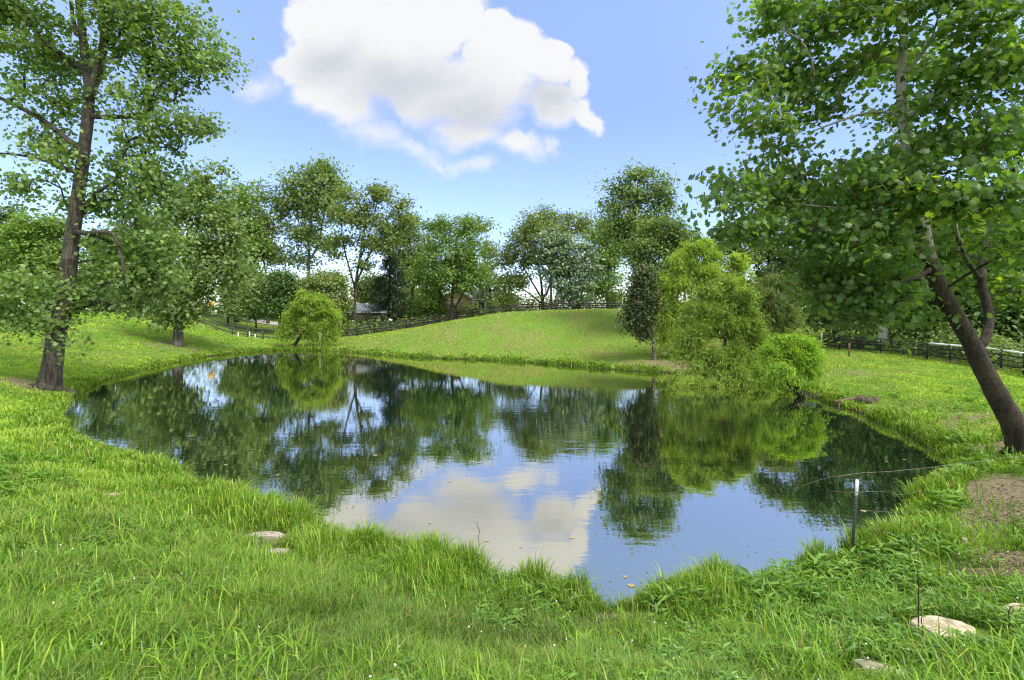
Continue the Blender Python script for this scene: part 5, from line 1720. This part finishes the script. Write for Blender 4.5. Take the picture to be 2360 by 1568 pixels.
def brick_house():
    B = at(1052, 735, 88)
    B[2] = hz(B[0], B[1]) + 0.45
    root = thing('brick_house', 'red brick house with dark roof and white columned porch behind the hill fence', 'house', B, rz=math.radians(-4))
    W, D, Hh, Rr = 5.6, 8.0, 2.6, 1.9
    mb = MB()
    mb.box((0, D / 2, Hh / 2), (W, D, Hh))
    mb.add([(-W / 2, 0, Hh), (W / 2, 0, Hh), (0, 0, Hh + Rr)], [(0, 1, 2)])
    mb.add([(-W / 2, D, Hh), (W / 2, D, Hh), (0, D, Hh + Rr)], [(0, 2, 1)])
    mb.build('wall', M['brick'], root)
    mb = MB()
    for s in (-1, 1):
        V = [(s * (W / 2 + .4), -.4, Hh - .25), (s * (W / 2 + .4), D + .4, Hh - .25), (0, D + .4, Hh + Rr + .08), (0, -.4, Hh + Rr + .08)]
        V += [(x, y, z + .1) for x, y, z in V]
        mb.add(V, [(0, 1, 2, 3), (4, 7, 6, 5), (0, 4, 5, 1), (1, 5, 6, 2), (2, 6, 7, 3), (3, 7, 4, 0)])
    # side wing roof over the porch
    V = [(W / 2 + .1, .4, Hh + 1.55), (W / 2 + 4.4, .4, Hh + 1.35), (W / 2 + 4.8, -1.2, Hh - .05), (W / 2 + .1, -1.2, Hh - .05)]
    V += [(x, y, z + .1) for x, y, z in V]
    mb.add(V, [(0, 1, 2, 3), (4, 7, 6, 5), (0, 4, 5, 1), (1, 5, 6, 2), (2, 6, 7, 3), (3, 7, 4, 0)])
    mb.build('roof', M['roof_slate'], root)
    mb = MB()
    for s in (-1, 1):
        mb.plank((s * (W / 2 + .4), -.44, Hh - .2), (0, -.44, Hh + Rr + .12), 0.05, 0.2)
    mb.plank((W / 2 + .12, -1.24, Hh - .08), (W / 2 + 4.8, -1.24, Hh - .08), 0.05, 0.2)
    mb.build('trim', M['white'], root)
    mb = MB()
    mb.box((W / 2 + 2.35, 1.6, Hh / 2), (4.5, 2.4, Hh))
    mb.build('side_wing', M['beige'], root)
    for k, x in enumerate((.25, 2.3, 4.4)):
        mb = MB()
        mb.box((W / 2 + x, -1.0, Hh / 2 - .12), (0.2, 0.2, Hh - .1))
        mb.build('porch_column', M['white'], root)
    for x in (1.4, 3.4):
        f = MB()
        for dx, dz, sx, sz in ((-.55, 0, .1, 1.4), (.55, 0, .1, 1.4), (0, .65, 1.0, .1), (0, -.65, 1.0, .1), (0, 0, .06, 1.2)):
            f.box((W / 2 + x + dx, 0.36, 1.55 + dz), (sx, 0.08, sz))
        fo = f.build('window', M['white'], root)
        g = MB()
        g.box((W / 2 + x, 0.385, 1.55), (1.0, 0.02, 1.2))
        g.build('pane', M['glass'], fo)
    f = MB()
    for dx, dz, sx, sz in ((-.5, 0, .09, 1.2), (.5, 0, .09, 1.2), (0, .55, .91, .1), (0, -.55, .91, .1)):
        f.box((-0.6 + dx, -0.03, 1.5 + dz), (sx, 0.06, sz))
    fo = f.build('window', M['white'], root)
    g = MB()
    g.box((-0.6, -0.012, 1.5), (0.91, 0.02, 1.0))
    g.build('pane', M['glass'], fo)
    mb = MB()
    mb.box((-W / 2 - 1.6, 1.0, 1.0), (2.8, 2.0, 2.0))
    mb.build('low_annex', M['white'], root)


brick_house()


def sign():
    B = at(487, 735, 72)
    B[2] = hz(B[0], B[1])
    root = thing('road_sign', 'yellow diamond road sign on a thin post beyond the dipping fence', 'sign', B)
    top = at(487, 701, 72)[2] - B[2]
    mb = MB()
    mb.tube([(0, 0.03, -0.3), (0, 0.03, top)], 0.035, 6)
    mb.build('post', M['steel'], root)
    mb = MB()
    r = 0.5
    mb.add([(r, 0, top), (0, 0, top + r), (-r, 0, top), (0, 0, top - r), (r, -.02, top), (0, -.02, top + r), (-r, -.02, top), (0, -.02, top - r)],
           [(0, 1, 2, 3), (4, 7, 6, 5), (0, 4, 5, 1), (1, 5, 6, 2), (2, 6, 7, 3), (3, 7, 4, 0)])
    mb.build('panel', M['yellow'], root)


sign()


def tank():
    B = at(861, 748, 72.5)
    B[2] = hz(B[0], B[1])
    mb = MB()
    z = np.array([0, .02, .9, 1.02, 1.08, 1.12])
    r = np.array([.36, .36, .36, .30, .14, .0])
    mb.tube(np.c_[np.zeros(6), np.zeros(6), z], r, 16)
    o = mb.build('water_barrel', M['tank'], smooth=True)
    o.location = B
    tag(o, 'pale blue barrel standing beside the shed', 'barrel')
    B = at(900, 752, 69.5)
    B[2] = hz(B[0], B[1])
    root = thing('mailbox', 'small white box on a post just behind the hill fence', 'mailbox', B)
    mb = MB()
    mb.tube([(0, 0, -.2), (0, 0, 1.22)], 0.05, 5)
    mb.build('post', M['wood'], root)
    mb = MB()
    mb.tube([(-.24, 0, 1.38), (.24, 0, 1.38)], .16, 10)
    mb.build('box', M['white'], root, smooth=True)


tank()

# pale road beyond the fence on the left
rd = [(-60, 92), (-46, 84), (-38, 79), (-30, 78), (-20, 80)]
rc = catmull(rd, 6)
Tn = np.gradient(rc, axis=0)
Tn /= np.linalg.norm(Tn, axis=1)[:, None]
Nr = np.c_[-Tn[:, 1], Tn[:, 0]] * 1.6
a, b = rc + Nr, rc - Nr
V = np.concatenate([np.c_[a, height(a[:, 0], a[:, 1]) + 0.10], np.c_[b, height(b[:, 0], b[:, 1]) + 0.10]])
k = len(rc)
F = np.array([(i, i + k, i + k + 1, i + 1) for i in range(k - 1)])
tag(link('road', raw_mesh('road', V, [F]), flat_mat('gravel', (0.36, 0.34, 0.31), 0.95, var=0.15)), kind='structure')

make_grass()
